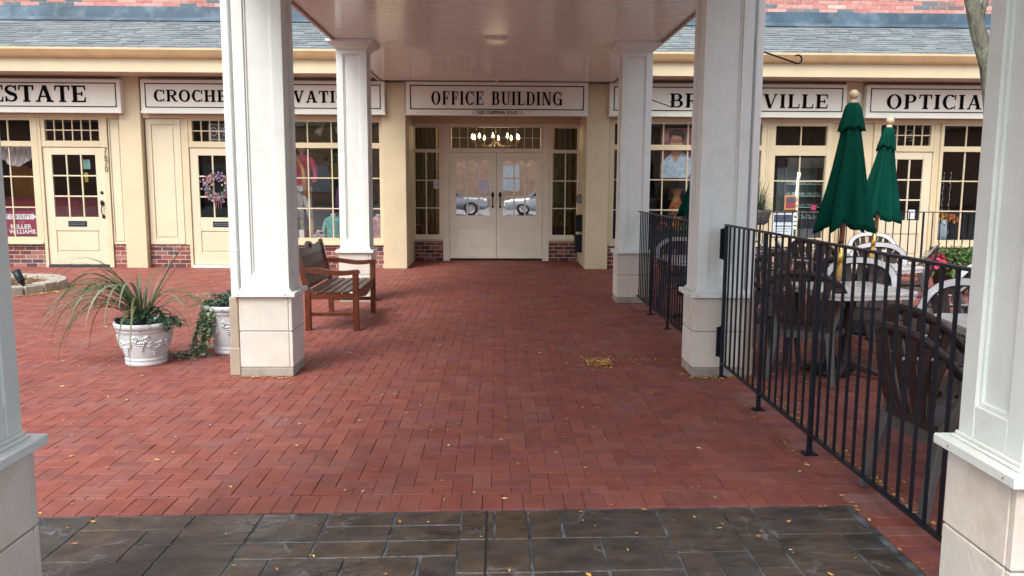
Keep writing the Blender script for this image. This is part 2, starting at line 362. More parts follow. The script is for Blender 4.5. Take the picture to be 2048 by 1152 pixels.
# stamped concrete apron
sl = MB(); U = 0.155
occ = {}
nx, ny = 90, 34
def fits(a, b, w_, h_): return a + w_ <= nx and b + h_ <= ny and all((a + p, b + q) not in occ for p in range(w_) for q in range(h_))
rs = random.Random(3)
for b in range(ny):
    for a in range(nx):
        if (a, b) in occ: continue
        opts = [(3, 2), (2, 2), (2, 1), (2, 2), (2, 3), (1, 1), (1, 2), (3, 1)]; rs.shuffle(opts)
        for w_, h_ in opts + [(1, 1)]:
            if fits(a, b, w_, h_): break
        for p in range(w_):
            for q in range(h_): occ[(a + p, b + q)] = 1
        x0 = -12.25 + a * U; y1 = 3.70 - b * U; x1 = x0 + w_ * U; y0 = y1 - h_ * U
        if x0 > 1.70: continue
        x1 = min(x1, 1.73)
        sl.cc = jit(rs.choice([(0.054, 0.044, 0.034), (0.048, 0.041, 0.034), (0.058, 0.044, 0.031), (0.043, 0.040, 0.036)]), 0.1)
        n0 = len(sl.v); gp = rs.choice((0.001, 0.002, 0.0035)); e = 0.005
        # wobbly outline so that the joints look pressed, not cut
        P = []
        for (ax, ay, bx, by) in ((x0 + gp, y0 + gp, x1 - gp, y0 + gp), (x1 - gp, y0 + gp, x1 - gp, y1 - gp), (x1 - gp, y1 - gp, x0 + gp, y1 - gp), (x0 + gp, y1 - gp, x0 + gp, y0 + gp)):
            ns = 5
            for t in range(ns):
                f = t / ns; P.append((ax + (bx - ax) * f + rs.uniform(-1, 1) * 0.003, ay + (by - ay) * f + rs.uniform(-1, 1) * 0.003))
        cx = (x0 + x1) / 2; cy = (y0 + y1) / 2; N = len(P); tx = rs.uniform(-0.008, 0.008); ty = rs.uniform(-0.008, 0.008)
        sk = lambda px, py: (px, py + 0.029 * px)
        low = [(*sk(px, py), -0.012) for px, py in P]
        top = []
        for px, py in P:
            qx = cx + (px - cx) * (1 - 2 * e / (x1 - x0)); qy = cy + (py - cy) * (1 - 2 * e / (y1 - y0))
            top.append((*sk(qx, qy), -0.003 + tx * (px - cx) + ty * (py - cy) + rs.uniform(-0.0006, 0.0006)))
        sl.add(low + top, [tuple(range(N, 2 * N))] + [(t, (t + 1) % N, (t + 1) % N + N, t + N) for t in range(N)])
tag(sl.build('stamped_concrete_apron', SLATE), kind='structure')
sj = MB(); sj.prism([(-12.4, -1.6), (1.732, -1.6), (1.732, edgeY(1.732) - 0.001), (-12.4, edgeY(-12.4) - 0.001)], -0.019, -0.0078, 'xy')
sj.fixn = True
tag(sj.build('apron_joints', SLATEJ), kind='structure')
cj = MB(); cj.box(-0.047, -0.037, -1.6, 3.70, -0.01, -0.0005)
tag(cj.build('control_joint', mat('joint_black', (0.01, 0.01, 0.01), 0.8)), kind='structure')

# ------------------------------------------------------------------ lettering (own serif alphabet)
def arc(cx, cy, rx, ry, tx, ty, a0, a1, n=20):
    out = []
    for i in range(n):
        q = []
        for a, inn in ((i / n, 0), ((i + 1) / n, 0), ((i + 1) / n, 1), (i / n, 1)):
            t = R(a0 + (a1 - a0) * a); X, Y = (rx - tx, ry - ty) if inn else (rx, ry)
            q.append((cx + X * math.cos(t), cy + Y * math.sin(t)))
        out.append(q)
    return out
def stroke(pts, wid):
    out = []; L_ = []; Rr = []
    for i, (x, y) in enumerate(pts):
        a = pts[max(i - 1, 0)]; b = pts[min(i + 1, len(pts) - 1)]; dx, dy = b[0] - a[0], b[1] - a[1]; l = math.hypot(dx, dy) or 1
        L_.append((x - dy / l * wid[i] / 2, y + dx / l * wid[i] / 2)); Rr.append((x + dy / l * wid[i] / 2, y - dx / l * wid[i] / 2))
    for i in range(len(pts) - 1): out.append([L_[i], L_[i + 1], Rr[i + 1], Rr[i]])
    return out
BW = dict(I=0.30, E=0.62, F=0.60, L=0.60, T=0.66, A=0.78, V=0.76, K=0.78, H=0.78, N=0.78, U=0.74, B=0.68, R=0.74, P=0.66, D=0.74, O=0.78, C=0.72, G=0.76, S=0.56)
BW[' '] = 0.42
def glyph(ch, w, H, s, h, sl):
    P = []
    rect = lambda x0, x1, y0, y1: P.append([(x0, y0), (x1, y0), (x1, y1), (x0, y1)])
    def stem(x, y0=0, y1=H, b=True, t=True, l=True, r=True, ww=None):
        ww = ww or s; rect(x, x + ww, y0, y1)
        e = sl
        if b: rect(x - (e if l else 0), x + ww + (e if r else 0), y0, y0 + h)
        if t: rect(x - (e if l else 0), x + ww + (e if r else 0), y1 - h, y1)
    def diag(xa, ya, xb, yb, t): P.append([(xa - t / 2, ya), (xa + t / 2, ya), (xb + t / 2, yb), (xb - t / 2, yb)])
    x0 = sl; x1 = w - sl
    if ch == 'I': stem((w - s) / 2)
    elif ch in 'EFL':
        stem(x0, r=True)
        if ch in 'EF':
            rect(x0, w, H - h, H); P.append([(w - h * 1.1, H), (w, H), (w, H - 0.28 * H), (w - h * 0.5, H - 0.28 * H)])
            rect(x0, w * 0.78, H * 0.5 - h / 2, H * 0.5 + h / 2); rect(w * 0.78 - h * 0.8, w * 0.78, H * 0.37, H * 0.63)
        if ch in 'EL':
            rect(x0, w, 0, h); P.append([(w - h * 1.1, 0), (w - h * 0.3, 0.30 * H), (w + h * 0.2, 0.30 * H), (w, 0)])
    elif ch == 'T':
        stem((w - s) / 2, t=False); rect(0, w, H - h, H)
        for a, b in ((0, h), (w - h, w)): P.append([(a, H), (a if a else -h * .3, H * 0.70), (a + h * 0.7 if a else h * .4, H * 0.70), (b, H)])
    elif ch == 'A':
        diag(sl + h / 2, 0, w / 2 - s * 0.1, H, h * 1.1); diag(w - sl - s / 2, 0, w / 2, H, s); rect(w * 0.25, w * 0.70, H * 0.30, H * 0.30 + h * 0.9)
        rect(0, sl * 2 + h, 0, h); rect(w - sl * 2 - s, w, 0, h)
    elif ch == 'V':
        diag(w / 2, 0, sl + s / 2, H, s); diag(w / 2 + s * 0.1, 0, w - sl - h / 2, H, h * 1.1)
        rect(0, sl * 2 + s, H - h, H); rect(w - sl * 2 - h, w, H - h, H)
    elif ch == 'H':
        stem(x0); stem(x1 - s); rect(x0 + s, x1 - s, H / 2 - h / 2, H / 2 + h / 2)
    elif ch == 'N':
        stem(x0, ww=h * 1.2, t=False); stem(x1 - h * 1.2, b=False, ww=h * 1.2); diag(x0 + s / 2 - sl * .3, H, x1 - s * 0.45, 0, s); rect(0, x0 + s * .6, H - h, H)
    elif ch == 'K':
        stem(x0); diag(x0 + s, H * 0.40, x1 - h, H, h * 1.3); diag(x0 + s * 1.7, H * 0.55, x1 - s / 2, 0, s); rect(x1 - sl * 2 - h, w, H - h, H); rect(x1 - sl - s, w, 0, h)
    elif ch == 'U':
        c = (x0 + x1) / 2; r = (x1 - x0) / 2; ry = H * 0.30
        rect(x0, x0 + s, ry, H); rect(x1 - h * 1.2, x1, ry, H); rect(0, x0 + s + sl, H - h, H); rect(x1 - h * 1.2 - sl, w, H - h, H)
        n = 16
        for i in range(n):
            q = []
            for k, inn in ((i, 0), (i + 1, 0), (i + 1, 1), (i, 1)):
                t = math.pi + math.pi * k / n
                if inn: q.append(((x0 + s + x1 - h * 1.2) / 2 + (x1 - h * 1.2 - x0 - s) / 2 * math.cos(t), ry + (ry - h) * math.sin(t)))
                else: q.append((c + r * math.cos(t), ry + ry * math.sin(t)))
            P.append(q)
    elif ch in 'BPRD':
        stem(x0, r=False)
        def bowl(ya, yb, xr):
            xs = x0 + s; cx = xs + (xr - xs) * 0.35; cy = (ya + yb) / 2
            rect(xs, cx, yb - h, yb); rect(xs, cx, ya, ya + h)
            P.extend(arc(cx, cy, xr - cx, (yb - ya) / 2, s * 0.95, h, -90, 90, 16))
        if ch == 'B': bowl(H * 0.5 - h / 2, H, w * 0.92); bowl(0, H * 0.5 + h / 2, w)
        if ch in 'PR': bowl(H * 0.45, H, w * 0.96)
        if ch == 'D': bowl(0, H, w)
        if ch == 'R': diag(w * 0.52, H * 0.5, w - s * 0.6, 0, s); rect(w - s * 1.0, w + sl * 0.5, 0, h)
    elif ch == 'O': P.extend(arc(w / 2, H / 2, w / 2, H / 2 * 1.03, s * 1.02, h, 0, 360, 36))
    elif ch in 'CG':
        P.extend(arc(w * 0.52, H / 2, w * 0.52, H / 2 * 1.03, s * 1.02, h, 48, 312, 30))
        rect(w * 0.9, w * 0.9 + h * 0.9, H * 0.66, H)
        if ch == 'C': rect(w * 0.9, w * 0.9 + h * 0.6, 0, H * 0.26)
        else: rect(w * 0.86 - s * 0.3, w * 0.86 + s * 0.7, 0.0, H * 0.44); rect(w * 0.55, w * 1.02, H * 0.42, H * 0.42 + h)
    elif ch == 'S':
        pts = []; wd = []
        for i in range(25):
            t = i / 24
            if t < 0.5: a = R(30 + (270 - 30) * t * 2); pts.append((w * 0.5 + (w * 0.5 - h) * 0.92 * math.cos(a), H * 0.745 + (H * 0.255 - h / 2) * math.sin(a)))
            else: a = R(90 - (t - 0.5) * 2 * 240); pts.append((w * 0.5 + (w * 0.5 - h) * math.cos(a), H * 0.265 + (H * 0.265 - h / 2) * math.sin(a)))
            wd.append(h + (s - h) * max(0, 1 - abs(t - 0.5) * 3.0) ** 0.7)
        P.extend(stroke(pts, wd)); rect(w * 0.84, w * 0.84 + h * .9, H * 0.68, H); rect(w * 0.06, w * 0.06 + h * .9, 0, H * 0.32)
    return P
def lettering(text, x0, x1, z0, z1, Y, stem, hair, serif, gap, parent, name='lettering', spacew=None):
    H = z1 - z0; tot = sum(BW[c] * H for c in text); free = (x1 - x0) - gap * (len(text) - 1); k = free / tot
    mb = MB(); x = x0; idx = 0
    for c in text:
        wd = BW[c] * H * k
        if c != ' ':
            for poly in glyph(c, wd, H, stem, hair, serif):
                idx += 1; d = 0.010 + (idx % 23) * 0.00025
                area = sum(poly[i][0] * poly[(i + 1) % len(poly)][1] - poly[(i + 1) % len(poly)][0] * poly[i][1] for i in range(len(poly)))
                if area < 0: poly = poly[::-1]
                mb.prism([(x + a, z0 + b) for a, b in poly], Y - d, Y + 0.004, 'xz')
        x += wd + gap
    return mb.build(name, BLACK, parent)
def sign(x0, x1, label, cut=None):
    t = thing('shop_sign', ((x0 + x1) / 2, 14.5, 2.725), label, 'shop sign')
    b = MB(); b.box(x0, x1, 14.5, 14.64, 2.725, 3.30); b.build('board', SIGNW, t, bevel=0.006)
    lip = MB(); lip.box(x0 - 0.008, x1 + 0.008, 14.482, 14.499, 2.722, 2.765); lip.build('lower_moulding', SIGNW, t, bevel=0.004)
    fr = MB(); th = 0.016; a0, a1, c0, c1 = x0 + 0.072, x1 - 0.072, 2.822, 3.238
    fr.box(a0, a1, 14.493, 14.4995, c1 - th, c1); fr.box(a0, a1, 14.493, 14.4995, c0, c0 + th)
    fr.box(a0, a0 + th, 14.493, 14.4995, c0 + th, c1 - th); fr.box(a1 - th, a1, 14.493, 14.4995, c0 + th, c1 - th)
    fr.build('border_line', mat('border_dark', (0.018, 0.018, 0.012), 0.9, spec=0.1), t)
    return t
sA = sign(-10.74, -6.53, 'white shop sign reading ESTATE in heavy black serif capitals at far left')
lettering('REAL', -10.32, -9.12, 2.905, 3.185, 14.499, 0.062, 0.024, 0.026, 0.035, sA)
lettering('ESTATE', -8.78, -7.13, 2.905, 3.185, 14.499, 0.064, 0.024, 0.026, 0.033, sA)
sB = sign(-6.18, -1.955, 'white shop sign reading CROCHET INNOVATIONS partly behind the white column')
lettering('CROCHET INNOVATIONS', -5.95, -2.20, 2.925, 3.125, 14.499, 0.042, 0.018, 0.018, 0.034, sB)
sC = sign(-1.585, 1.605, 'white sign reading OFFICE BUILDING in condensed black capitals over the double doors')
lettering('OFFICE BUILDING', -1.14, 1.14, 2.905, 3.135, 14.499, 0.036, 0.012, 0.014, 0.036, sC)
sD = sign(1.985, 6.185, 'white shop sign reading BRECKSVILLE partly behind the white column')
lettering('BRECKSVILLE', 3.05, 5.84, 2.885, 3.125, 14.499, 0.056, 0.018, 0.022, 0.045, sD)
sE = sign(6.535, 10.74, 'white shop sign reading OPTICIANS at far right behind the tree trunk')
lettering('OPTICIANS', 6.90, 9.14, 2.885, 3.135, 14.499, 0.056, 0.018, 0.022, 0.05, sE)
ad = thing('address_plate', (0.015, 14.47, 2.74), 'small pale strip reading 7650 CHIPPEWA ROAD under the office building sign', 'address sign')
q = MB(); q.box(-0.43, 0.46, 14.468, 14.480, 2.735, 2.805); q.build('plate', mat('plate_grey', (0.62, 0.60, 0.56), 0.5), ad)
textmesh('7650  CHIPPEWA  ROAD', 0.075, 'lettering', mat('plate_text', (0.02, 0.02, 0.02), 0.9), ad, (0.015, 14.467, 2.770), sx=0.86, ext=0.001, bold=0.0015)

# ------------------------------------------------------------------ the building
bld = thing('shop_building', (0, 14.7, 0), 'cream panelled shopfront building with brick base, slate grey shingle eave and brick upper wall', 'building')
WY = 14.74
def bricks(mb, mo, x0, x1, z0, z1, Y, pal, axis='x', L=0.20, Hh=0.065, gap=0.011, wts=None):
    r = 0; z = z0
    while z < z1 - 0.01:
        x = x0 - (0.5 * L if r % 2 else 0) - random.uniform(0, 0.02)
        zt = min(z + Hh, z1)
        while x < x1:
            a = max(x, x0); b = min(x + L, x1)
            if b - a > 0.02:
                mb.cc = jit(random.choices(pal, wts)[0], 0.15); yo = random.uniform(-0.002, 0.002)
                if axis == 'x': mb.box(a, b, Y + yo, Y + 0.05, z, zt)
                else: mb.box(Y - 0.05, Y + yo, a, b, z, zt) if axis == 'yl' else mb.box(Y + yo, Y + 0.05, a, b, z, zt)
            x += L + gap
        z += Hh + gap; r += 1
PALB = [(0.20, 0.05, 0.04), (0.15, 0.04, 0.035), (0.24, 0.08, 0.06), (0.10, 0.05, 0.055), (0.28, 0.13, 0.11)]
for a, b in ((-10.6, -8.13), (-6.89, -6.64), (-6.25, -5.53), (-4.36, -2.04), (2.02, 4.90), (4.90, 6.20), (6.54, 6.80), (7.97, 10.7)):
    bb = MB(); mo = MB(); bricks(bb, mo, a, b, 0.0, 0.415, WY + 0.01, PALB); mo.box(a, b, WY + 0.014, WY + 0.1, 0, 0.413)
    o = bb.build('brick_base', BRICKW, bld); mo.build('mortar', MORTAR, o)
for a, b in ((-1.62, -1.06), (1.05, 1.62)):
    bb = MB(); mo = MB(); bricks(bb, mo, a, b, 0.0, 0.40, 16.18, PALB); mo.box(a, b, 16.184, 16.28, 0, 0.398)
    o = bb.build('brick_base', BRICKW, bld); mo.build('mortar', MORTAR, o)
PALU = [(0.50, 0.21, 0.18), (0.56, 0.29, 0.25), (0.46, 0.19, 0.16), (0.60, 0.42, 0.38), (0.13, 0.15, 0.17), (0.22, 0.15, 0.15), (0.65, 0.58, 0.54)]
ub = MB(); mo = MB()
bricks(ub, mo, -11, 11, 4.745, 6.2, 15.62, PALU, L=0.31, Hh=0.064, gap=0.012, wts=[5, 4, 5, 1.2, 2.0, 1.2, 0.08])
mo.box(-11, 11, 15.628, 15.9, 4.4, 6.2)
ub.build('upper_brick_wall', BRICKW, bld); mo.build('upper_wall_backing', MORTAR, bld)
# roof of shingles
rf = MB(); y0, z0, y1, z1 = 13.80, 3.700, 15.60, 4.50
sn = Vector((0, y1 - y0, z1 - z0)); Ls = sn.length; sn.normalize(); nn = Vector((0, -sn.z, sn.y))
rows = 15
PS = [(0.19, 0.225, 0.235), (0.175, 0.21, 0.22), (0.21, 0.245, 0.25), (0.19, 0.22, 0.225), (0.16, 0.19, 0.20)]
for r_ in range(rows):
    x = -11 + random.uniform(-0.3, 0)
    while x < 11:
        wd = random.choice((0.18, 0.22, 0.26, 0.30)); rf.cc = jit(random.choice(PS), 0.07)
        a = r_ * Ls / rows - (0.014 if random.random() < 0.5 else 0); b = (r_ + 1.25) * Ls / rows; th = random.choice((0.012, 0.018, 0.024))
        sk = 0.03
        P0 = Vector((0, y0, z0)) + sn * a; P1 = Vector((0, y0, z0)) + sn * b
        vs = []
        for (p, lift, sx_) in ((P0, 0.0, 0), (P1, -0.001, sk)):
            for xx in (x + 0.002, x + wd - 0.002):
                vs.append(p + Vector((xx + sx_, 0, 0)) + nn * (lift)); vs.append(p + Vector((xx + sx_, 0, 0)) + nn * (lift + (th if lift == 0 else 0.002)))
        rf.add(vs, [(0, 2, 3, 1), (4, 5, 7, 6), (1, 3, 7, 5), (0, 1, 5, 4), (2, 6, 7, 3)])
        x += wd
rf.build('shingle_roof', SHING, bld)
dk = MB(); dk.prism([(13.82, 3.62), (15.63, 3.62), (15.63, 4.495), (13.82, 3.692)], -11, 11, 'yz'); dk.fixn = True
dk.build('roof_deck', mat('deck_dark', (0.05, 0.055, 0.055), 0.9), bld)
fl = MB(); fl.box(-11, 11, 15.575, 15.615, 4.535, 4.745); fl.prism([(15.44, 4.462), (15.60, 4.47), (15.60, 4.552), (15.52, 4.535)], -11, 11, 'yz'); fl.fixn = True
fl.build('flashing', FLASH, bld, bevel=0.004)
prof = [(13.775, 3.70), (13.765, 3.715), (13.745, 3.715), (13.745, 3.685), (13.765, 3.655), (13.80, 3.605), (13.83, 3.575), (13.90, 3.56), (13.90, 3.70)]
for a, b in ((-11, -8.9), (-8.9, -6.9), (-6.9, -4.6), (-4.6, -2.2), (2.25, 4.3), (4.3, 6.9), (6.9, 9.0), (9.0, 11)):
    if a in (-11, 2.25): gt = MB()
    gt.prism(prof, a + 0.002, b - 0.002, 'yz')
    gt.prism([(y_ - 0.004 if y_ < 13.85 else y_, z_ - 0.003 if z_ < 3.6 else z_ + 0.001) for y_, z_ in prof], b - 0.02, b + 0.012, 'yz')
    if b in (-2.2, 11): gt.fixn = True; gt.build('gutter', GUT, bld)
for a, b in ((-11, -2.1), (2.18, 11)):
    fa = MB(); fa.box(a, b, 13.90, 13.96, 3.345, 3.69); fa.build('fascia', CREAM, bld, bevel=0.004)
    sf = MB(); sf.box(a, b, 13.961, 14.76, 3.355, 3.40); sf.build('eave_soffit', SOFF, bld)
# wall carcass above the shopfronts (behind signs) and pilasters
for a, b, c, d, e in ((-11, -1.62, WY, WY + 0.2, 2.66), (1.62, 11, WY, WY + 0.2, 2.66), (-1.62, 1.62, 14.64, 14.84, 2.85)):
    wl = MB(); wl.box(a, b, c, d, e, 3.54); wl.build('upper_shopfront_wall', CREAM, bld)
for a, b, d in ((-6.63, -6.26, 14.62), (6.21, 6.53, 14.62), (-11.1, -10.75, 14.62), (10.76, 11.1, 14.62)):
    p = MB(); p.box(a, b, d, WY + 0.2, 0, 3.354); p.build('pilaster', CREAM, bld, bevel=0.006)
for a, b in ((-2.03, -1.61), (1.605, 2.015)):
    p = MB(); p.box(a, b, 14.62, 15.0, 0, 3.30); p.build('pilaster', CREAM, bld, bevel=0.008)
for q in ((-1.85, -1.63, 15.0, 16.3, 0, 3.2), (1.625, 1.85, 15.0, 16.3, 0, 3.2), (-1.63, 1.625, 16.19, 16.3, 2.70, 2.85)):
    rc = MB(); rc.box(*q); rc.build('recess_wall', CREAM, bld)
rcc = MB(); rcc.box(-1.63, 1.625, 14.62, 16.3, 2.80, 2.85); rcc.build('recess_ceiling', SOFF, bld)
for a, b in ((-10.7, -6.64), (-6.25, -2.04), (2.02, 6.20), (6.54, 10.7)):
    ht = MB(); ht.box(a, b, 14.70, 14.74, 2.655, 2.725); ht.box(a, b, 14.685, 14.699, 2.70, 2.724)
    ht.build('head_trim', CREAM, bld, bevel=0.004)

def grid_frame(mb, x0, x1, z0, z1, xs, zs, Y, bar=0.022, dep=0.03):
    """muntins between clear opening x0..x1, z0..z1; verticals proud of horizontals"""
    for i, x in enumerate(xs): mb.box(x - bar / 2, x + bar / 2, Y, Y + dep, z0, z1)
    for z in zs: mb.box(x0, x1, Y + 0.003, Y + dep - 0.003, z - bar / 2, z + bar / 2)
def window(x0, x1, xs, parts=((0.545, 2.15, (1.075, 1.62)), (2.245, 2.612, ())), stile=0.075, Y=14.72, sill=True, m=CREAM, gm=None, left=None, right=None):
    mb = MB(); l = left or stile; r = right or stile
    mb.box(x0 - l, x0, Y - 0.005, Y + 0.09, 0.415, 2.655); mb.box(x1, x1 + r, Y - 0.005, Y + 0.09, 0.415, 2.655)
    zprev = 0.415
    for (a, b, zs) in parts:
        mb.box(x0, x1, Y + 0.002, Y + 0.085, zprev, a); zprev = b
        grid_frame(mb, x0, x1, a, b, xs, zs, Y + 0.03)
    mb.box(x0, x1, Y + 0.002, Y + 0.085, zprev, 2.655)
    f = mb.build('window', m, bld, bevel=0.003)
    if sill:
        s_ = MB(); s_.box(x0 - l * 0.9, x1 + r * 0.9, Y - 0.035, Y - 0.006, 0.415, 0.455); s_.build('sill', m, f, bevel=0.004)
    pn = MB(); pn.add([(x0, Y + 0.052, parts[0][0]), (x1, Y + 0.052, parts[0][0]), (x1, Y + 0.052, 2.62), (x0, Y + 0.052, 2.62)], [(0, 1, 2, 3)])
    pn.build('pane', gm or GLASSW, f)
    return f
window(-10.3, -8.245, [-9.92, -9.50, -9.08, -8.66], stile=0.12)
window(-3.80, -2.095, [-3.375, -2.95, -2.52], stile=0.055, gm=glass('display_glass', 0.17, (0.9, 0.95, 0.95), 0.003, 1.5))
window(2.12, 4.78, [2.565, 3.005, 3.45, 3.895, 4.34], stile=0.09)
window(5.03, 5.965, [5.50], parts=((0.575, 2.065, (1.055, 1.61)), (2.245, 2.59, ())), stile=0.09)
window(8.095, 9.8, [8.52, 8.95, 9.38], stile=0.055, gm=GLASSW)
# frame posts, transom lips
for a, b in ((-4.36, -3.86), (6.055, 6.20), (6.54, 6.81), (-2.04, -2.0), (9.86, 10.7), (7.967, 8.038), (-5.618, -5.532)): post = MB(); post.box(a, b, WY + 0.012, WY + 0.08, 0.415, 2.655); post.build('shopfront_post', CREAM, bld, bevel=0.003)
for a in (4.872, 4.905): post = MB(); post.box(a, a + 0.03, 14.70, 14.80, 0.0, 2.655); post.build('shopfront_post', CREAM, bld, bevel=0.003)
def panel(x0, x1, z0, z1, ix, Y=WY):
    mb = MB(); t = ix
    mb.box(x0, x0 + t, Y, Y + 0.06, z0, z1); mb.box(x1 - t, x1, Y, Y + 0.06, z0, z1); mb.box(x0 + t, x1 - t, Y, Y + 0.06, z0, z0 + t); mb.box(x0 + t, x1 - t, Y, Y + 0.06, z1 - t, z1)
    mb.box(x0 + t + 0.0, x1 - t, Y + 0.02, Y + 0.05, z0 + t, z1 - t); mb.box(x0 + t + 0.035, x1 - t - 0.035, Y + 0.008, Y + 0.02, z0 + t + 0.035, z1 - t - 0.035)
    mb.build('wall_panel', CREAM2, bld, bevel=0.004)
panel(-6.235, -5.62, 0.42, 2.65, 0.10); panel(-6.89, -6.655, 0.42, 2.65, 0.02)

def door(x0, x1, Y, hand, style='nine', frame=True, tcols=6, trans=True, mail=True, fx0=None, fx1=None, hinge=None, m=CREAM2, gm=None, kick=None):
    """slab x0..x1, 0.05..2.14; 3x3 lights"""
    mb = MB(); gx0, gx1 = x0 + 0.145, x1 - 0.155 if style == 'nine' else x1 - 0.125
    if style == 'arch': gx0, gx1 = (x0 + 0.125, x1 - 0.125)
    gz0, gz1 = 0.905, 2.01
    mb.box(x0, gx0, Y, Y + 0.045, 0.05, 2.14); mb.box(gx1, x1, Y, Y + 0.045, 0.05, 2.14)
    mb.box(gx0, gx1, Y, Y + 0.045, gz1, 2.14); mb.box(gx0, gx1, Y + 0.0, Y + 0.045, 0.66, gz0)
    mb.box(gx0, gx1, Y, Y + 0.045, 0.05, 0.27); mb.box(gx0, gx1, Y + 0.016, Y + 0.04, 0.27, 0.66)
    mb.box(gx0 + 0.03, gx1 - 0.03, Y + 0.005, Y + 0.016, 0.30, 0.63)
    wd = (gx1 - gx0); xs = [gx0 + wd / 3, gx0 + 2 * wd / 3]
    bar = 0.026 if style == 'nine' else 0.03
    grid_frame(mb, gx0, gx1, gz0, gz1, xs, [1.275, 1.64], Y + 0.006, bar, 0.033)
    if style == 'arch':
        for i in range(3):
            c = gx0 + wd * (i + 0.5) / 3; rr = wd / 6 - bar / 2
            for sgn in (-1, 1):
                poly = []
                n = 10
                for k in range(n + 1):
                    t = math.pi / 2 * k / n; poly.append((c + sgn * rr * math.cos(t), gz1 - rr + rr * math.sin(t)))
                poly.append((c + sgn * (rr + 0.001), gz1)); poly = [poly[-1]] + poly[:-1]
                poly = [p for p in poly]
                for k in range(1, len(poly) - 1):
                    tri = [poly[0], poly[k], poly[k + 1]]
                    ar = (tri[1][0] - tri[0][0]) * (tri[2][1] - tri[0][1]) - (tri[2][0] - tri[0][0]) * (tri[1][1] - tri[0][1])
                    if ar < 0: tri = [tri[0], tri[2], tri[1]]
                    mb.prism(tri, Y + 0.0095, Y + 0.035, 'xz')
    d = mb.build('door', m, bld, bevel=0.003)
    pn = MB(); pn.add([(gx0, Y + 0.026, gz0), (gx1, Y + 0.026, gz0), (gx1, Y + 0.026, gz1), (gx0, Y + 0.026, gz1)], [(0, 1, 2, 3)]); pn.build('pane', gm or GLASSW, d)
    hx = x1 - 0.07 if hand == 'r' else x0 + 0.07
    h_ = MB()
    if style == 'nine':
        h_.lathe([(0.001, -0.012), (0.027, -0.012), (0.030, 0.0), (0.001, 0.004)], (hx, Y - 0.006, 1.34), 14, M=Matrix.Rotation(R(90), 3, 'X'))
        h_.ball((hx, Y - 0.02, 1.16), 0.036, 10, 1, 0.5, 1.35)
        h_.tube([(hx, Y - 0.005, 1.13), (hx + 0.003, Y - 0.05, 1.10), (hx, Y - 0.06, 1.03), (hx + 0.006, Y - 0.05, 0.96), (hx + 0.01, Y - 0.005, 0.93)], [0.011, 0.011, 0.009, 0.009, 0.012], 8)
        h_.ball((hx + 0.008, Y - 0.01, 0.915), 0.028, 8, 1, 0.5, 1.2)
    else:
        h_.ball((hx, Y - 0.012, 1.31), 0.030, 8, 1, 0.5, 1.5); h_.tube([(hx, Y - 0.03, 1.36), (hx, Y - 0.012, 1.34)], 0.02, 8)
        h_.tube([(hx, Y - 0.005, 1.29), (hx, Y - 0.05, 1.26), (hx, Y - 0.055, 1.18), (hx, Y - 0.05, 1.12), (hx, Y - 0.005, 1.09)], 0.011, 8)
        h_.ball((hx, Y - 0.012, 1.08), 0.022, 8, 1, 0.5, 1.3)
    h_.build('handle', IRON, d)
    if mail:
        c = (x0 + x1) / 2 + 0.0
        s_ = MB(); s_.box(c - 0.165, c + 0.165, Y - 0.009, Y - 0.0005, 0.735, 0.835); s_.build('mail_slot', IRON, d, bevel=0.003)
        s2 = MB(); s2.box(c - 0.14, c + 0.14, Y - 0.014, Y - 0.0095, 0.762, 0.776); s2.box(c - 0.14, c + 0.14, Y - 0.014, Y - 0.0095, 0.792, 0.806); s2.build('mail_flap', mat('slot_grey', (0.10, 0.14, 0.17), 0.3), d)
    hg = MB(); xh = x0 - 0.008 if hand == 'r' else x1 + 0.008
    for z in (0.35, 1.15, 1.9): hg.tube([(xh, Y - 0.006, z - 0.05), (xh, Y - 0.006, z + 0.05)], 0.008, 8)
    hg.build('hinge', mat('hinge_cream', (0.40, 0.32, 0.22), 0.4, metallic=0.4), d)
    return d
def door_surround(x0, x1, Y, fl_, fr_, tcols, thr):
    mb = MB(); f = 0.05
    mb.box(fl_, x0 - 0.006, Y - 0.03, Y + 0.08, 0.0, 2.655); mb.box(x1 + 0.006, fr_, Y - 0.03, Y + 0.08, 0.0, 2.655)
    mb.box(x0 - 0.006, x1 + 0.006, Y - 0.02, Y + 0.07, 2.148, 2.255); mb.box(x0 - 0.006, x1 + 0.006, Y - 0.02, Y + 0.07, 2.622, 2.66)
    tx0, tx1 = x0 + 0.065, x1 - 0.055
    mb.box(x0 - 0.006, tx0, Y - 0.017, Y + 0.067, 2.255, 2.622); mb.box(tx1, x1 + 0.006, Y - 0.017, Y + 0.067, 2.255, 2.622)
    grid_frame(mb, tx0, tx1, 2.255, 2.622, [tx0 + (tx1 - tx0) * i / tcols for i in range(1, tcols)], [2.44], Y + 0.0, 0.018, 0.03)
    w_ = mb.build('door_frame', CREAM, bld, bevel=0.003)
    pn = MB(); pn.add([(tx0, Y + 0.02, 2.255), (tx1, Y + 0.02, 2.255), (tx1, Y + 0.02, 2.622), (tx0, Y + 0.02, 2.622)], [(0, 1, 2, 3)]); pn.build('transom_pane', GLASSW, w_)
    th = MB(); th.box(x0 - 0.004, x1 + 0.004, Y - 0.05, Y + 0.08, 0.0, 0.042); th.build('threshold', thr, w_)
ALU = mat('aluminium', (0.6, 0.62, 0.65), 0.4, metallic=0.6); THD = mat('threshold_dark', (0.03, 0.04, 0.06), 0.4)
door(-8.065, -6.995, 14.75, 'r'); door_surround(-8.065, -6.995, 14.75, -8.125, -6.905, 6, THD)
door(-5.475, -4.42, 14.75, 'r'); door_surround(-5.475, -4.42, 14.75, -5.53, -4.36, 6, mat('threshold_white', (0.7, 0.72, 0.75), 0.4))
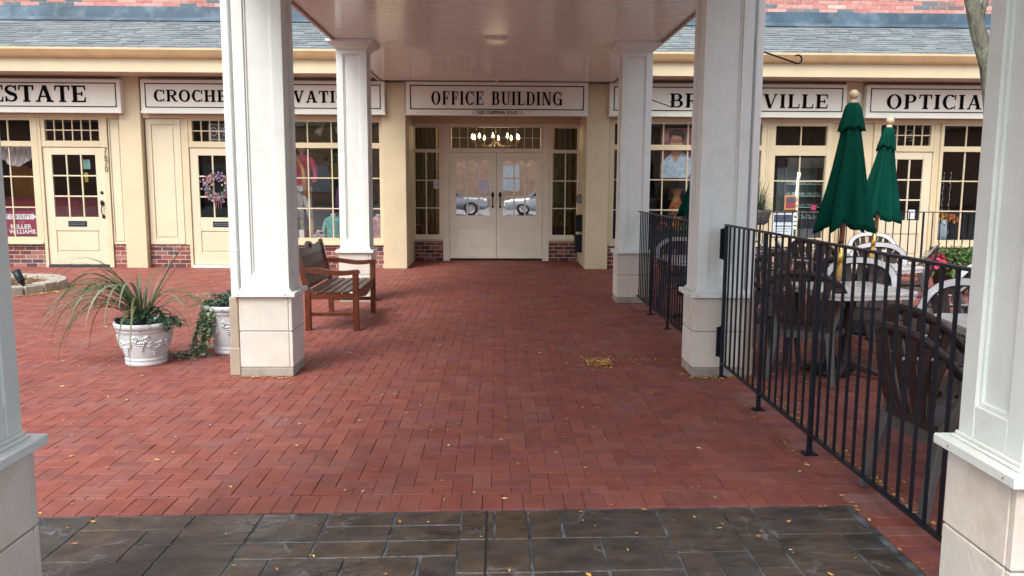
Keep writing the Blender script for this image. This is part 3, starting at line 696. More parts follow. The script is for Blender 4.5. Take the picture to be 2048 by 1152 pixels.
door(6.88, 7.915, 14.75, 'l', mail=False); door_surround(6.88, 7.915, 14.75, 6.815, 7.965, 6, ALU)
# office double doors in the recess
door(-0.925, -0.004, 16.20, 'r', 'arch', mail=False, gm=GLASSD, m=DOORP); door(0.004, 0.915, 16.20, 'l', 'arch', mail=False, gm=GLASSD, m=DOORP)
mb = MB(); Y = 16.18
mb.box(-1.06, -0.932, Y, Y + 0.1, 0, 2.70); mb.box(0.922, 1.05, Y, Y + 0.1, 0, 2.70); mb.box(-0.932, 0.922, Y + 0.002, Y + 0.1, 2.148, 2.225); mb.box(-0.932, 0.922, Y + 0.002, Y + 0.1, 2.635, 2.70)
mb.box(-0.932, -0.885, Y + 0.004, Y + 0.096, 2.225, 2.635); mb.box(0.87, 0.922, Y + 0.004, Y + 0.096, 2.225, 2.635)
grid_frame(mb, -0.885, 0.87, 2.225, 2.635, [-0.885 + 1.755 * i / 11 for i in range(1, 11)], [2.43], Y + 0.02, 0.012, 0.02)
o = mb.build('door_frame', DOORP, bld, bevel=0.003)
pn = MB(); pn.add([(-0.885, Y + 0.035, 2.225), (0.87, Y + 0.035, 2.225), (0.87, Y + 0.035, 2.635), (-0.885, Y + 0.035, 2.635)], [(0, 1, 2, 3)]); pn.build('transom_pane', GLASSL, o)
for a, b, c in ((-1.65 + 0.04, -1.135, -1.39), (1.115, 1.60, 1.37)):
    mb = MB(); mb.box(a - 0.04, a, Y + 0.012, Y + 0.09, 0.40, 2.70); mb.box(b, (-1.061 if a < 0 else 1.64), Y + 0.012, Y + 0.09, 0.40, 2.70)
    mb.box(a, b, Y + 0.014, Y + 0.09, 0.40, 0.52); mb.box(a, b, Y + 0.014, Y + 0.09, 2.14, 2.205); mb.box(a, b, Y + 0.014, Y + 0.09, 2.625, 2.70)
    grid_frame(mb, a, b, 0.52, 2.14, [c], [1.05, 1.595], Y + 0.03)
    if a > 0: mb.box(1.051, 1.115, Y + 0.013, Y + 0.09, 0.40, 2.70)
    f = mb.build('sidelight', DOORP, bld, bevel=0.003)
    s_ = MB(); s_.box(a - 0.03, b + 0.06, Y - 0.02, Y + 0.011, 0.395, 0.432); s_.build('sill', CREAM2, f, bevel=0.003)
    pn = MB(); pn.add([(a, Y + 0.05, 0.52), (b, Y + 0.05, 0.52), (b, Y + 0.05, 2.625), (a, Y + 0.05, 2.625)], [(0, 1, 2, 3)]); pn.build('pane', GLASSL, f)
# rooms behind the glass
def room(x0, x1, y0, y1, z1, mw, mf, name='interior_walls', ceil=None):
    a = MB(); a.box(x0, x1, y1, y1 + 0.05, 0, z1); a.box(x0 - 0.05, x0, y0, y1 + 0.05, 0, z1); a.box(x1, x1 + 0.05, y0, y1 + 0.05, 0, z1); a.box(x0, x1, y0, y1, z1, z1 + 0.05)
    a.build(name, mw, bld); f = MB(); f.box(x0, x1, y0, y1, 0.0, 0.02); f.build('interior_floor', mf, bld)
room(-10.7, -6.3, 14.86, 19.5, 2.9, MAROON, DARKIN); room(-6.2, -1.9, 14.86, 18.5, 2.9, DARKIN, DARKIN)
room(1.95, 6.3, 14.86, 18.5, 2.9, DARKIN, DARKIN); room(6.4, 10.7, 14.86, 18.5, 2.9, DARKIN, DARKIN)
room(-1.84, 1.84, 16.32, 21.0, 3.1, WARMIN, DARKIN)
for a, b in ((-6.2, -1.9), (1.95, 6.3), (6.4, 10.7), (-10.7, -6.3)): sh = MB(); sh.box(a, b, 14.87, 15.6, 0.45, 0.50); sh.build('display_ledge', mat('ledge', (0.16, 0.14, 0.13), 0.7), bld)
ct = MB(); ct.box(-10.3, -6.5, 16.2, 16.8, 0.02, 1.18); ct.box(-10.3, -6.48, 16.17, 16.85, 1.18, 1.22)
tag(ct.build('counter', mat('counter_maroon', (0.26, 0.015, 0.03), 0.5, 0.15), bevel=0.006, loc=(-8.4, 16.5, 0)), 'maroon counter seen through the left shop door and window', 'counter')
# number 7670 beside the left door
num = thing('house_number', (-6.945, 14.72, 1.7), 'house number 7670 in vertical figures beside the left door', 'house number')
for i, ch in enumerate('7670'):
    textmesh(ch, 0.15, 'digit', mat('number_brass', (0.13, 0.11, 0.08), 0.5), num, (-6.945, 14.712, 2.085 - i * 0.11), sx=0.85, ext=0.003)

# ------------------------------------------------------------------ canopy
can = thing('entrance_canopy', (0, 8, 3.31), 'long flat canopy with beadboard ceiling on white columns leading to the office doors', 'canopy')
cm = MB(); X0, X1 = -2.05, 2.09
y = 0.8
while y < 14.48:
    b = min(y + 0.1, 14.482); cm.prism([(y, 3.335), (y + 0.009, 3.335), (y + 0.016, 3.312), (b - 0.006, 3.312), (b, 3.325), (b, 3.36), (y, 3.36)], X0 + 0.02, X1 - 0.02, 'yz'); y += 0.1
cm.fixn = True; cm.build('ceiling_boards', CEIL, can)
ed = MB(); ed.box(X0 - 0.02, X0 + 0.02, 0.76, 14.482, 3.303, 3.80); ed.box(X1 - 0.02, X1 + 0.02, 0.76, 14.482, 3.303, 3.80); ed.box(X0 + 0.02, X1 - 0.02, 0.76, 0.8, 3.303, 3.80)
ed.build('edge_boards', WHITE, can, bevel=0.004)
for a in (X0 + 0.021, X1 - 0.045):
    ed = MB(); ed.box(a, a + 0.024, 0.81, 14.47, 3.292, 3.311); ed.build('edge_trim', mat('trim_brown', (0.28, 0.19, 0.14), 0.5), can)
rfm = MB(); rfm.prism([(X0 - 0.15, 3.80), (X1 + 0.15, 3.80), (0.02, 4.7)], 0.7, 15.55, 'xz'); rfm.fixn = True
rfm.build('canopy_roof', mat('canopy_shingles', (0.17, 0.19, 0.19), 0.9, 0.3, 12, 0.01, 30), can)
vt = MB(); vt.box(-0.15, 0.14, 10.12, 10.27, 3.297, 3.3115)
for k in range(5): vt.box(-0.14, 0.13, 10.135 + k * 0.026, 10.145 + k * 0.026, 3.293, 3.2965)
tag(vt.build('ceiling_vent', mat('vent_pale', (0.75, 0.70, 0.66), 0.4), loc=(0, 10.2, 3.3)), 'small pale slotted vent set in the canopy ceiling', 'vent')
sp = MB(); sp.lathe([(0.035, 0), (0.035, -0.01), (0.012, -0.03), (0.02, -0.05), (0.001, -0.052)], (0, 14.35, 3.31), 14)
tag(sp.build('sprinkler_head', mat('sprinkler_white', (0.6, 0.58, 0.55), 0.4), loc=(0, 14.35, 3.3)), 'tiny round sprinkler under the canopy ceiling above OFFICE BUILDING', 'sprinkler')

# ------------------------------------------------------------------ columns
def column(x0, y0, label, w_=0.42, dp=0.385):
    t = thing('column', (x0 + w_ / 2, y0 + dp / 2, 0), label, 'column', 'white columns holding up the entrance canopy')
    x1, y1 = x0 + w_, y0 + dp
    pl = MB(); e = 0.006
    for z0, z1 in ((0.075, 0.362), (0.37, 0.64)):
        for k, (a, b, c, d) in enumerate(((x0, x1 - 0.03, y0, y0 + 0.03), (x1 - 0.03 + 0.004, x1, y0 + 0.0, y1 - 0.03), (x0 + 0.03, x1, y1 - 0.03 + 0.003, y1), (x0, x0 + 0.03, y0 + 0.033, y1))):
            pl.cc = jit(random.choice([(0.70, 0.67, 0.60), (0.67, 0.65, 0.59), (0.72, 0.66, 0.59)]), 0.06); o_ = random.uniform(0, 0.003)
            pl.box(a + o_ * 0.4, b, c + o_ * 0.4, d, z0, z1)
    pl.build('stone_cladding', STONE, t, bevel=0.004)
    co = MB(); co.box(x0 + 0.006, x1 - 0.006, y0 + 0.006, y1 - 0.006, 0.0, 0.645); co.box(x0 + 0.002, x1 - 0.002, y0 + 0.002, y1 - 0.002, 0.0, 0.066)
    co.build('plinth_core', GROUT, t, bevel=0.003)
    lg = MB(); lg.box(x0 - 0.035, x1 + 0.035, y0 - 0.035, y1 + 0.035, 0.645, 0.682)
    lg.build('ledge', WHITE, t, bevel=0.004)
    nh = MB()
    for (u, v) in ((x0 - 0.036, y0 + 0.02), (x1 + 0.036, y0 + 0.05), (x0 - 0.036, y1 - 0.06)): nh.ball((u, v, 0.664), 0.004, 6)
    for u in (x0 + 0.01, x1 - 0.04): nh.ball((u, y0 - 0.036, 0.664), 0.0045, 6)
    nh.build('rusty_nails', mat('rust', (0.35, 0.14, 0.04), 0.9, 0.4, 60), t)
    lm = MB()
    lm.box(x0 + 0.002, x1 - 0.002, y0 + 0.002, y1 - 0.002, 0.6825, 0.694); lm.box(x0 + 0.012, x1 - 0.012, y0 + 0.012, y1 - 0.012, 0.694, 0.708)
    lm.build('base_moulding', WHITE, t, bevel=0.004)
    # panelled shaft
    s0, s1, q0, q1 = x0 + 0.02, x1 - 0.02, y0 + 0.02, y1 - 0.02
    zb, zt = 0.708, 3.30; st = 0.085; d = 0.022
    sh_ = MB(); sh_.box(s0 + d, s1 - d, q0 + d, q1 - d, zb, zt)
    for (a, b) in ((s0, s0 + st), (s1 - st, s1)):
        for (c, e_) in ((q0, q0 + st), (q1 - st, q1)):
            sh_.box(a, b, c, e_, zb, zt)
    for z0, z1 in ((zb, zb + 0.11), (zt - 0.16, zt)):
        sh_.box(s0 + st, s1 - st, q0 + 0.001, q1 - 0.001, z0, z1); sh_.box(s0 + 0.001, s1 - 0.001, q0 + st, q1 - st, z0, z1)
    sh_.build('shaft', WHITE, t, bevel=0.003)
    mo_ = MB(); r = 0.012
    for k in range(4):
        M = Matrix.Translation(Vector(((s0 + s1) / 2, (q0 + q1) / 2, 0))) @ Matrix.Rotation(k * math.pi / 2, 4, 'Z')
        hw, a = ((q1 - q0) / 2, (s1 - s0) / 2 - st) if k % 2 == 0 else ((s1 - s0) / 2, (q1 - q0) / 2 - st)
        for (xa, xb, za, zb_) in ((-a, -a + 0.016, zb + 0.11, zt - 0.16), (a - 0.016, a, zb + 0.11, zt - 0.16), (-a + 0.016, a - 0.016, zb + 0.11, zb + 0.126), (-a + 0.016, a - 0.016, zt - 0.176, zt - 0.16)):
            mo_.mbox(xb - xa, 0.012, zb_ - za, M @ Matrix.Translation(Vector(((xa + xb) / 2, -hw + d - 0.004, (za + zb_) / 2))))
    mo_.build('panel_moulding', WHITE, t, bevel=0.003)
    cp = MB(); hw = w_ / 2; cx, cy = x0 + hw, y0 + dp / 2
    vs = []
    for r_, z in ((hw - 0.012, 3.20), (hw + 0.0, 3.215), (hw + 0.02, 3.24), (hw + 0.07, 3.27), (hw + 0.085, 3.28), (hw + 0.085, 3.311)):
        vs += [(cx - r_, cy - r_, z), (cx + r_, cy - r_, z), (cx + r_, cy + r_, z), (cx - r_, cy + r_, z)]
    fs = [(0, 3, 2, 1)] + [(4 * i + k, 4 * i + (k + 1) % 4, 4 * i + 4 + (k + 1) % 4, 4 * i + 4 + k) for i in range(5) for k in range(4)] + [(20, 21, 22, 23)]
    cp.add(vs, fs); cp.build('capital', WHITE, t, bevel=0.003)
    return t
column(-2.005, 2.33, 'nearest left white column, cut by the left edge of the photo'); column(1.585, 2.33, 'nearest right white column, cut by the right edge of the photo')
column(-2.045, 6.40, 'white column beside the white flower pots, second from the camera on the left'); column(1.59, 6.40, 'white column in the middle right where both black railings end')
column(-2.035, 10.46, 'far left white column behind the wooden bench'); column(1.575, 10.46, 'far right white column at the end of the farther railing')
WHD = mat('white_enamel', (0.80, 0.82, 0.80), 0.3, 0.03)
TAN = mat('tan_boot', (0.38, 0.32, 0.25), 0.55, 0.08)
for xd, lab in ((-2.08, 'white downspout with tan lower end on the column by the flower pots'), (2.045, 'white downspout with tan lower end beside the middle right column')):
    t = thing('downspout', (xd, 6.52, 0), lab, 'downspout', 'downspouts')
    a = MB(); a.box(xd - 0.03, xd + 0.03, 6.43, 6.53, 0.62, 3.30); a.box(xd - 0.033, xd + 0.033, 6.427, 6.533, 1.0, 1.02); a.build('pipe', WHD, t, bevel=0.012, seg=2)
    xd += -0.012 if xd < 0 else 0.0; a = MB(); a.box(xd - 0.036, xd + 0.036, 6.42, 6.54, 0.22, 0.64); a.box(xd - 0.044, xd + 0.042, 6.412, 6.55, 0.0, 0.23); a.build('lower_boot', TAN, t, bevel=0.01, seg=2)

# ------------------------------------------------------------------ railings
def railing(name, pts, label, posts, top=1.23, bot=0.12, step=0.115, group='black iron railings round the cafe patio', foot=True, brackets=()):
    p0 = Vector((*pts[0], 0)); t = thing(name, p0, label, 'railing', group)
    a = MB(); b = MB()
    for (x0, y0), (x1, y1) in zip(pts[:-1], pts[1:]):
        a.beam((x0, y0, top), (x1, y1, top), 0.036, 0.013); b.beam((x0, y0, bot), (x1, y1, bot), 0.026, 0.016)
    a.build('top_rail', IRON, t, bevel=0.003); b.build('bottom_rail', IRON, t, bevel=0.002)
    for (x, y) in posts:
        c = MB(); c.box(x - 0.0135, x + 0.0135, y - 0.0135, y + 0.0135, 0.006, top - 0.008); p = c.build('post', IRON, t, bevel=0.003)
        f = MB(); f.box(x - 0.040, x + 0.040, y - 0.036, y + 0.036, -0.001, 0.007)
        for sx in (-1, 1):
            for sy in (-1, 1): f.tube([(x + sx * 0.029, y + sy * 0.025, 0.006), (x + sx * 0.029, y + sy * 0.025, 0.014)], 0.005, 6)
        f.build('foot_plate', IRON, p)
    k = 0; first = None; tot = 0
    for (x0, y0), (x1, y1) in zip(pts[:-1], pts[1:]):
        L = math.hypot(x1 - x0, y1 - y0); n = max(1, int(L / step))
        for i in range(1, n):
            x = x0 + (x1 - x0) * i / n; y = y0 + (y1 - y0) * i / n
            if any(math.hypot(x - px, y - py) < 0.04 for px, py in posts): continue
            if k >= 98: continue
            k += 1
            if first is None:
                c = MB(); c.box(-0.0065, 0.0065, -0.0065, 0.0065, bot + 0.005, top - 0.006); first = c.build('baluster', IRON, t, local=True)
                first.location = (x - p0.x, y - p0.y, 0)
            else:
                o = first.copy(); COL.objects.link(o); o.parent = t; o.location = (x - p0.x, y - p0.y, 0)
    for (x, y, z) in brackets:
        c = MB(); c.box(x - 0.036, x + 0.0, y - 0.012, y + 0.0, z - 0.12, z + 0.12); c.box(x - 0.012, x + 0.012, y - 0.06, y - 0.0, z - 0.13, z + 0.13)
        for dz in (-0.08, 0.08): c.ball((x - 0.024, y - 0.013, z + dz), 0.011, 6)
        c.build('wall_bracket', IRON, t, bevel=0.002)
    return t
railing('railing', [(1.815, 2.78), (1.815, 6.37)], 'nearest black iron railing in the right foreground', [(1.815, 6.355), (1.815, 5.42), (1.815, 4.50)], brackets=((1.812, 6.396, 1.08), (1.812, 6.396, 0.29)))
railing('railing', [(1.84, 6.84), (1.84, 10.44)], 'black iron railing between the middle and far right columns', [(1.84, 7.55), (1.84, 8.55), (1.84, 9.52)], top=1.195, bot=0.10, brackets=())
railing('railing', [(2.02, 10.70), (3.85, 12.9), (9.9, 12.9)], 'black iron railing along the back of the patio in front of the shop windows', [(2.7, 11.517), (3.85, 12.9), (5.35, 12.9), (6.85, 12.9), (8.35, 12.9)], top=1.12, bot=0.09, step=0.125)

# ------------------------------------------------------------------ bench
def bench():
    t = thing('bench', (-1.7, 9.03, 0), 'reddish varnished wooden bench with armrests facing the walkway beside the column', 'bench')
    yn, yf = 8.44, 9.62; xb, xf = -1.97, -1.47
    for y in (yn, yf):
        l = MB(); l.beam((xf, y, 0.002), (xf, y, 0.60), 0.058, 0.058, (1, 0, 0)); l.build('leg', TEAK, t, bevel=0.004)
        l = MB(); l.beam((xb, y, 0.002), (xb, y, 0.40), 0.058, 0.062, (1, 0, 0)); l.beam((xb, y, 0.40), (xb - 0.115, y, 0.885), 0.057, 0.061, (1, 0, 0), 0.045, 0.055); l.build('leg', TEAK, t, bevel=0.004)
        a = MB(); pr = []
        for i in range(15):
            f = i / 14; x = xb - 0.055 + f * 0.60; z = 0.625 + 0.014 * math.sin(f * 6.0 + 0.6) ; pr.append((x, z))
        top = [(x, z + 0.022) for x, z in pr]; bot = [(x, z - 0.022 - 0.008 * math.sin(math.pi * min(1, i / 14))) for i, (x, z) in enumerate(pr)]
        top[-1] = (top[-1][0] - 0.012, top[-1][1] - 0.01)
        for i in range(14): a.prism([bot[i], bot[i + 1], top[i + 1], top[i]], y - 0.032, y + 0.032, 'xz')
        o = a.build('armrest', TEAK, t)
        s_ = MB(); s_.box(xb + 0.03, xf - 0.03, y - 0.017, y + 0.017, 0.155, 0.195); s_.build('stretcher', TEAK, t, bevel=0.003)
        s_ = MB(); s_.box(xb + 0.03, xf - 0.03, y - 0.02, y + 0.02, 0.335, 0.395); s_.build('side_rail', TEAK, t, bevel=0.003)
    ap = MB(); n = 24
    for i in range(n):
        y0 = yn + 0.03 + (yf - yn - 0.06) * i / n; y1 = yn + 0.03 + (yf - yn - 0.06) * (i + 1) / n
        f = lambda y: 0.325 - 0.035 * max(0, 1 - abs((y - (yn + yf) / 2) / 0.28)) ** 0.7 + (0.02 if abs(y - (yn + yf) / 2) > 0.33 else 0)
        ap.prism([(y0, f(y0)), (y1, f(y1)), (y1, 0.405), (y0, 0.405)], xf - 0.016, xf + 0.016, 'yz')
    ap.fixn = True; ap.build('front_apron', TEAK, t)
    se = MB()
    for k in range(6):
        x = xb + 0.045 + k * 0.088; dz = -0.012 * math.sin(math.pi * (k + 0.5) / 6); tilt = 0.02 * (k - 2.5)
        se.mbox(0.072, yf - yn + 0.05 if k < 5 else yf - yn - 0.07, 0.022, Matrix.Translation(Vector((x, (yn + yf) / 2, 0.418 + dz))))
    se.build('seat', TEAKD, t, bevel=0.004)
    bk = MB(); P = lambda z: xb - 0.005 - 0.24 * max(0, z - 0.40)
    bk.beam((P(0.44), yn + 0.03, 0.46), (P(0.44), yf - 0.03, 0.46), 0.028, 0.045, (1, 0, 0))
    m_ = 15
    for k in range(m_):
        y = yn + 0.075 + (yf - yn - 0.15) * k / (m_ - 1); bk.beam((P(0.46), y, 0.48), (P(0.78), y, 0.78), 0.012, 0.042, (1, 0, 0))
    bk.build('backrest', TEAKD, t, bevel=0.002)
    tr = MB(); n = 30
    def top_(y):
        u = abs(y - (yn + yf) / 2) / ((yf - yn) / 2); return 0.845 + 0.055 * max(0, 1 - (u / 0.28) ** 2) ** 0.8 if u < 0.28 else 0.845 + 0.02 * ((u - 0.28) / 0.72) ** 2
    for i in range(n):
        y0 = yn + 0.028 + (yf - yn - 0.056) * i / n; y1 = yn + 0.028 + (yf - yn - 0.056) * (i + 1) / n
        xa = P(0.80); vs = []
        for yy in (y0, y1):
            zt = top_(yy); zb = 0.765
            vs += [(P(zb) - 0.014, yy, zb), (P(zb) + 0.014, yy, zb), (P(zt) + 0.014, yy, zt), (P(zt) - 0.014, yy, zt)]
        tr.add(vs, [(0, 1, 5, 4), (1, 2, 6, 5), (2, 3, 7, 6), (3, 0, 4, 7)] + ([(3, 2, 1, 0)] if i == 0 else []) + ([(4, 5, 6, 7)] if i == n - 1 else []))
    o = tr.build('top_rail', TEAKD, t)
    cv = MB(); cy = (yn + yf) / 2
    for k in range(5):
        a = R(-70 + 35 * k); cv.ball((P(0.84) + 0.016, cy + 0.032 * math.sin(a), 0.828 + 0.034 * math.cos(a)), 0.016, 6, 0.4, 0.8, 1.1)
    cv.build('carved_flower', mat('carving_dark', (0.02, 0.012, 0.01), 0.6), o)
    return t
bench()

# ------------------------------------------------------------------ pots and plants
def pot(c, rt, rb, h, t, seed=1):
    rr = random.Random(seed); p = MB(); cx, cy = c
    prof = [(rb * 0.9, 0.0), (rb, 0.004), (rb * 1.02, 0.03), (rb * 0.97, 0.042), (rb * 1.03, 0.052), (rb * 1.03, 0.062), (rb * 0.99, 0.072)]
    n = 10
    for i in range(n + 1):
        f = i / n; prof.append((rb * 1.0 + (rt * 0.90 - rb) * (f ** 0.85), 0.075 + (h - 0.15) * f))
    prof += [(rt * 0.93, h - 0.07), (rt * 0.92, h - 0.062), (rt * 0.90, h - 0.052), (rt * 0.98, h - 0.045), (rt, h - 0.03), (rt * 1.01, h - 0.012), (rt * 0.985, h), (rt * 0.90, h - 0.002), (rt * 0.87, h - 0.03), (rt * 0.85, h - 0.06)]
    p.lathe(prof, (cx, cy, 0), 48); o = p.build('pot', POT, t)
    s_ = MB(); s_.lathe([(0.001, h - 0.035), (rt * 0.5, h - 0.03), (rt * 0.88, h - 0.045)], (cx, cy, 0), 24); s_.build('soil', SOIL, t)
    g_ = MB()
    def at(ang, z, off=0.0):
        f = (z - 0.075) / (h - 0.15); r = rb + (rt * 0.90 - rb) * (max(f, 0) ** 0.85) + off
        return Vector((cx + r * math.cos(ang), cy + r * math.sin(ang), z))
    for k in range(9):
        a0 = 2 * math.pi * k / 9 + rr.uniform(-0.1, 0.1); zc = 0.075 + (h - 0.15) * (0.62 if k % 2 else 0.42)
        for i in range(4):
            for j in range(4 - i):
                z = zc - i * 0.020; g_.ball(at(a0 + (j - (3 - i) / 2) * 0.075, z, 0.003), 0.0105, 5)
        pts = [at(a0 - 0.35 + 0.1 * q, zc + 0.045 + 0.015 * math.sin(q * 1.3), 0.002) for q in range(8)]; g_.tube(pts, 0.006, 5)
        for s2 in (-1, 1):
            for q in range(5):
                an = a0 + s2 * 0.22; v = at(an + 0.05 * math.cos(q * 1.25), zc + 0.03 + 0.022 * math.sin(q * 1.25), 0.0); g_.ball(v, 0.016, 5, 1, 1, 0.9)
    g_.build('grape_relief', POT, o)
    return o
def leaf(mb, base, d, L, W, up=(0, 0, 1), bend=0.3, seg=3):
    base = Vector(base); d = Vector(d).normalized(); up = Vector(up); sd_ = d.cross(up)
    if sd_.length < 0.05: sd_ = Vector((1, 0, 0))
    sd_.normalize(); nrm = sd_.cross(d).normalized(); vs = [base]; fs = []
    ws = {1: 0.75, 2: 0.95, 3: 0.55}
    prev = None
    for i in range(1, seg + 1):
        f = i / (seg + 1); p = base + d * L * f - Vector((0, 0, 1)) * bend * L * f * f; ww = W * (0.55 + 0.45 * math.sin(math.pi * f)) * (1 if i < seg else 0.7) / 2
        vs += [p - sd_ * ww + nrm * ww * 0.35, p, p + sd_ * ww + nrm * ww * 0.35]
    vs.append(base + d * L - Vector((0, 0, 1)) * bend * L)
    fs += [(0, 1, 2), (0, 2, 3)]
    for i in range(seg - 1):
        a = 1 + 3 * i; fs += [(a, a + 3, a + 4, a + 1), (a + 1, a + 4, a + 5, a + 2)]
    a = 1 + 3 * (seg - 1); e = len(vs) - 1; fs += [(a, e, a + 1), (a + 1, e, a + 2)]
    mb.add(vs, fs)
def blade(mb, base, az, el, L, W, droop, rr, n=12):
    p = Vector(base); d = Vector((math.cos(az) * math.cos(el), math.sin(az) * math.cos(el), math.sin(el))); st = L / n; pts = [p.copy()]; 
    for i in range(n):
        p = p + d * st; d = (d + Vector((0, 0, -1)) * droop * st * (0.6 + 1.1 * i / n)).normalized()
        if p.z < 0.012: p.z = 0.012
        pts.append(p.copy())
    side = Vector((-math.sin(az), math.cos(az), 0)); vs = []; fs = []
    tw = rr.uniform(-0.6, 0.6)
    for i, q in enumerate(pts):
        f = i / n; w_ = W * min(1, 0.45 + 3.0 * f) * (1 - max(0, f - 0.55) / 0.45 * 0.92) / 2
        dd = (pts[min(i + 1, n)] - pts[max(0, i - 1)]).normalized(); s2 = (Matrix.Rotation(tw * f, 3, dd) @ side).normalized(); nn_ = s2.cross(dd).normalized()
        vs += [q - s2 * w_ + nn_ * w_ * 0.3, q, q + s2 * w_ + nn_ * w_ * 0.3]
    for i in range(n):
        a = 3 * i; fs += [(a, a + 1, a + 4, a + 3), (a + 1, a + 2, a + 5, a + 4)]
    mb.smooth = True; mb.add(vs, fs); mb.smooth = False
c1 = (-3.0, 6.88)
t = thing('potted_plant', (*c1, 0), 'white grape patterned pot with long arching spiky leaves, nearest the camera', 'potted plant')
pot(c1, 0.245, 0.165, 0.37, t, 1)
rr = random.Random(11); sp_ = MB()
GC = [(0.08, 0.14, 0.055), (0.06, 0.11, 0.045), (0.11, 0.17, 0.08), (0.15, 0.20, 0.12), (0.11, 0.12, 0.045), (0.07, 0.13, 0.06)]
base = Vector((c1[0] - 0.03, c1[1] + 0.03, 0.36))
def addb(az, el, L, W, dr):
    sp_.cc = jit(rr.choice(GC), 0.2); blade(sp_, base + Vector((rr.uniform(-.035, .035), rr.uniform(-.035, .035), 0)), R(az), R(el), L, W, dr, rr)
for az, el, L, W, dr in ((18, 70, 0.74, 0.034, 0.5), (10, 66, 0.80, 0.034, 0.6), (22, 62, 0.78, 0.026, 0.8), (95, 80, 0.45, 0.03, 0.4), (60, 84, 0.36, 0.024, 0.3), (150, 80, 0.42, 0.024, 0.5), (170, 62, 0.95, 0.022, 2.3), (165, 55, 1.0, 0.02, 2.1), (175, 58, 1.05, 0.022, 2.6),
                         (185, 50, 1.05, 0.024, 2.6), (190, 66, 1.1, 0.024, 3.2), (200, 60, 1.1, 0.024, 3.2), (210, 62, 1.05, 0.024, 3.4), (225, 66, 1.0, 0.028, 3.8), (235, 70, 1.05, 0.028, 4.2), (245, 72, 0.98, 0.026, 4.4),
                         (5, 52, 0.98, 0.018, 2.3), (355, 48, 0.9, 0.018, 2.8), (345, 60, 0.95, 0.02, 3.6), (330, 62, 0.9, 0.02, 4.0), (15, 45, 0.8, 0.018, 2.2), (275, 76, 0.85, 0.026, 4.6), (160, 38, 0.95, 0.018, 1.6), (178, 40, 0.98, 0.02, 2.2)):
    addb(az, el, L, W, dr)
for k in range(44): addb(rr.gauss(200, 34), rr.uniform(38, 78), rr.uniform(0.75, 1.2), rr.uniform(0.014, 0.024), rr.uniform(2.2, 4.2))
for k in range(9): addb(rr.gauss(350, 35), rr.uniform(40, 80), rr.uniform(0.5, 0.9), rr.uniform(0.012, 0.020), rr.uniform(2.4, 4.2))
for k in range(14): addb(rr.uniform(0, 360), rr.uniform(60, 86), rr.uniform(0.2, 0.45), rr.uniform(0.014, 0.022), rr.uniform(0.6, 2.0))
sp_.build('spiky_leaves', LEAF, t)
lf = MB()
def bush(mb, c, rx, ry, rz, n, L, W, pal, rr, hang=0.3):
    for i in range(n):
        a = rr.uniform(0, 2 * math.pi); e = rr.uniform(-0.1, 1.4); q = rr.uniform(0.55, 1.0)
        p = Vector((c[0] + rx * q * math.cos(a) * math.cos(e), c[1] + ry * q * math.sin(a) * math.cos(e), c[2] + rz * q * math.sin(e)))
        mb.cc = jit(rr.choice(pal), 0.25)
        d = Vector((math.cos(a) + rr.uniform(-.7, .7), math.sin(a) + rr.uniform(-.7, .7), rr.uniform(-0.4, 0.8)))
        s_ = rr.uniform(0.7, 1.25); leaf(mb, p, d, L * s_, W * s_, bend=hang)
PG = [(0.035, 0.10, 0.045), (0.025, 0.075, 0.04), (0.06, 0.14, 0.06), (0.045, 0.11, 0.065)]
bush(lf, (c1[0] + 0.06, c1[1] - 0.02, 0.33), 0.21, 0.20, 0.15, 230, 0.055, 0.032, PG, rr)
bush(lf, (c1[0] + 0.20, c1[1] - 0.02, 0.33), 0.14, 0.12, 0.08, 90, 0.055, 0.03, PG, rr, 0.5)
bush(lf, (c1[0] - 0.17, c1[1] - 0.05, 0.33), 0.05, 0.05, 0.10, 16, 0.07, 0.04, PG, rr)
lf.build('leafy_plant', LEAF, t)
c2 = (-2.42, 7.36)
t = thing('potted_plant', (*c2, 0), 'white grape patterned pot with trailing variegated ivy, touching the column downspout', 'potted plant')
pot(c2, 0.245, 0.155, 0.45, t, 5)
lf = MB(); bush(lf, (c2[0], c2[1], 0.41), 0.22, 0.22, 0.15, 260, 0.055, 0.032, [(0.035, 0.10, 0.07), (0.03, 0.085, 0.065), (0.05, 0.12, 0.07)], rr)
lf.build('leafy_plant', LEAF, t)
iv = MB(); PI_ = [(0.12, 0.24, 0.10), (0.34, 0.42, 0.27), (0.14, 0.22, 0.12), (0.42, 0.46, 0.36), (0.07, 0.13, 0.05)]
for k in range(22):
    a = R(rr.uniform(150, 250)); x, y, z = c2[0] + 0.22 * math.cos(a), c2[1] + 0.22 * math.sin(a), 0.46
    pts = [(x, y, z)]; L = rr.uniform(0.25, 0.75); n = int(L / 0.03); dx, dy = math.cos(a) * 0.3, math.sin(a) * 0.2
    for i in range(n):
        if z > 0.03: z -= 0.028; x += dx * 0.028 + rr.uniform(-.008, .008); y += dy * 0.02 + rr.uniform(-.008, .008)
        else: x += rr.uniform(-0.03, 0.01); y += rr.uniform(-0.03, 0.015)
        pts.append((x, y, z))
    iv.cc = (0.05, 0.08, 0.03); iv.tube(pts, 0.0018, 4)
    for p in pts:
        for _ in range(2):
            iv.cc = jit(rr.choice(PI_), 0.2); leaf(iv, Vector(p), (rr.uniform(-1, 1), rr.uniform(-1, 0.4), rr.uniform(-0.4, 0.5)), 0.038, 0.034, bend=0.2, seg=2)
for k in range(90):
    iv.cc = jit(rr.choice(PI_), 0.2); leaf(iv, (c2[0] - 0.22 + rr.gauss(0, 0.06), c2[1] - 0.1 + rr.gauss(0, 0.07), 0.46 + rr.uniform(-0.03, 0.08)), (rr.uniform(-1, 1), rr.uniform(-1, 0.4), rr.uniform(-0.2, 0.8)), 0.035, 0.03, seg=2)
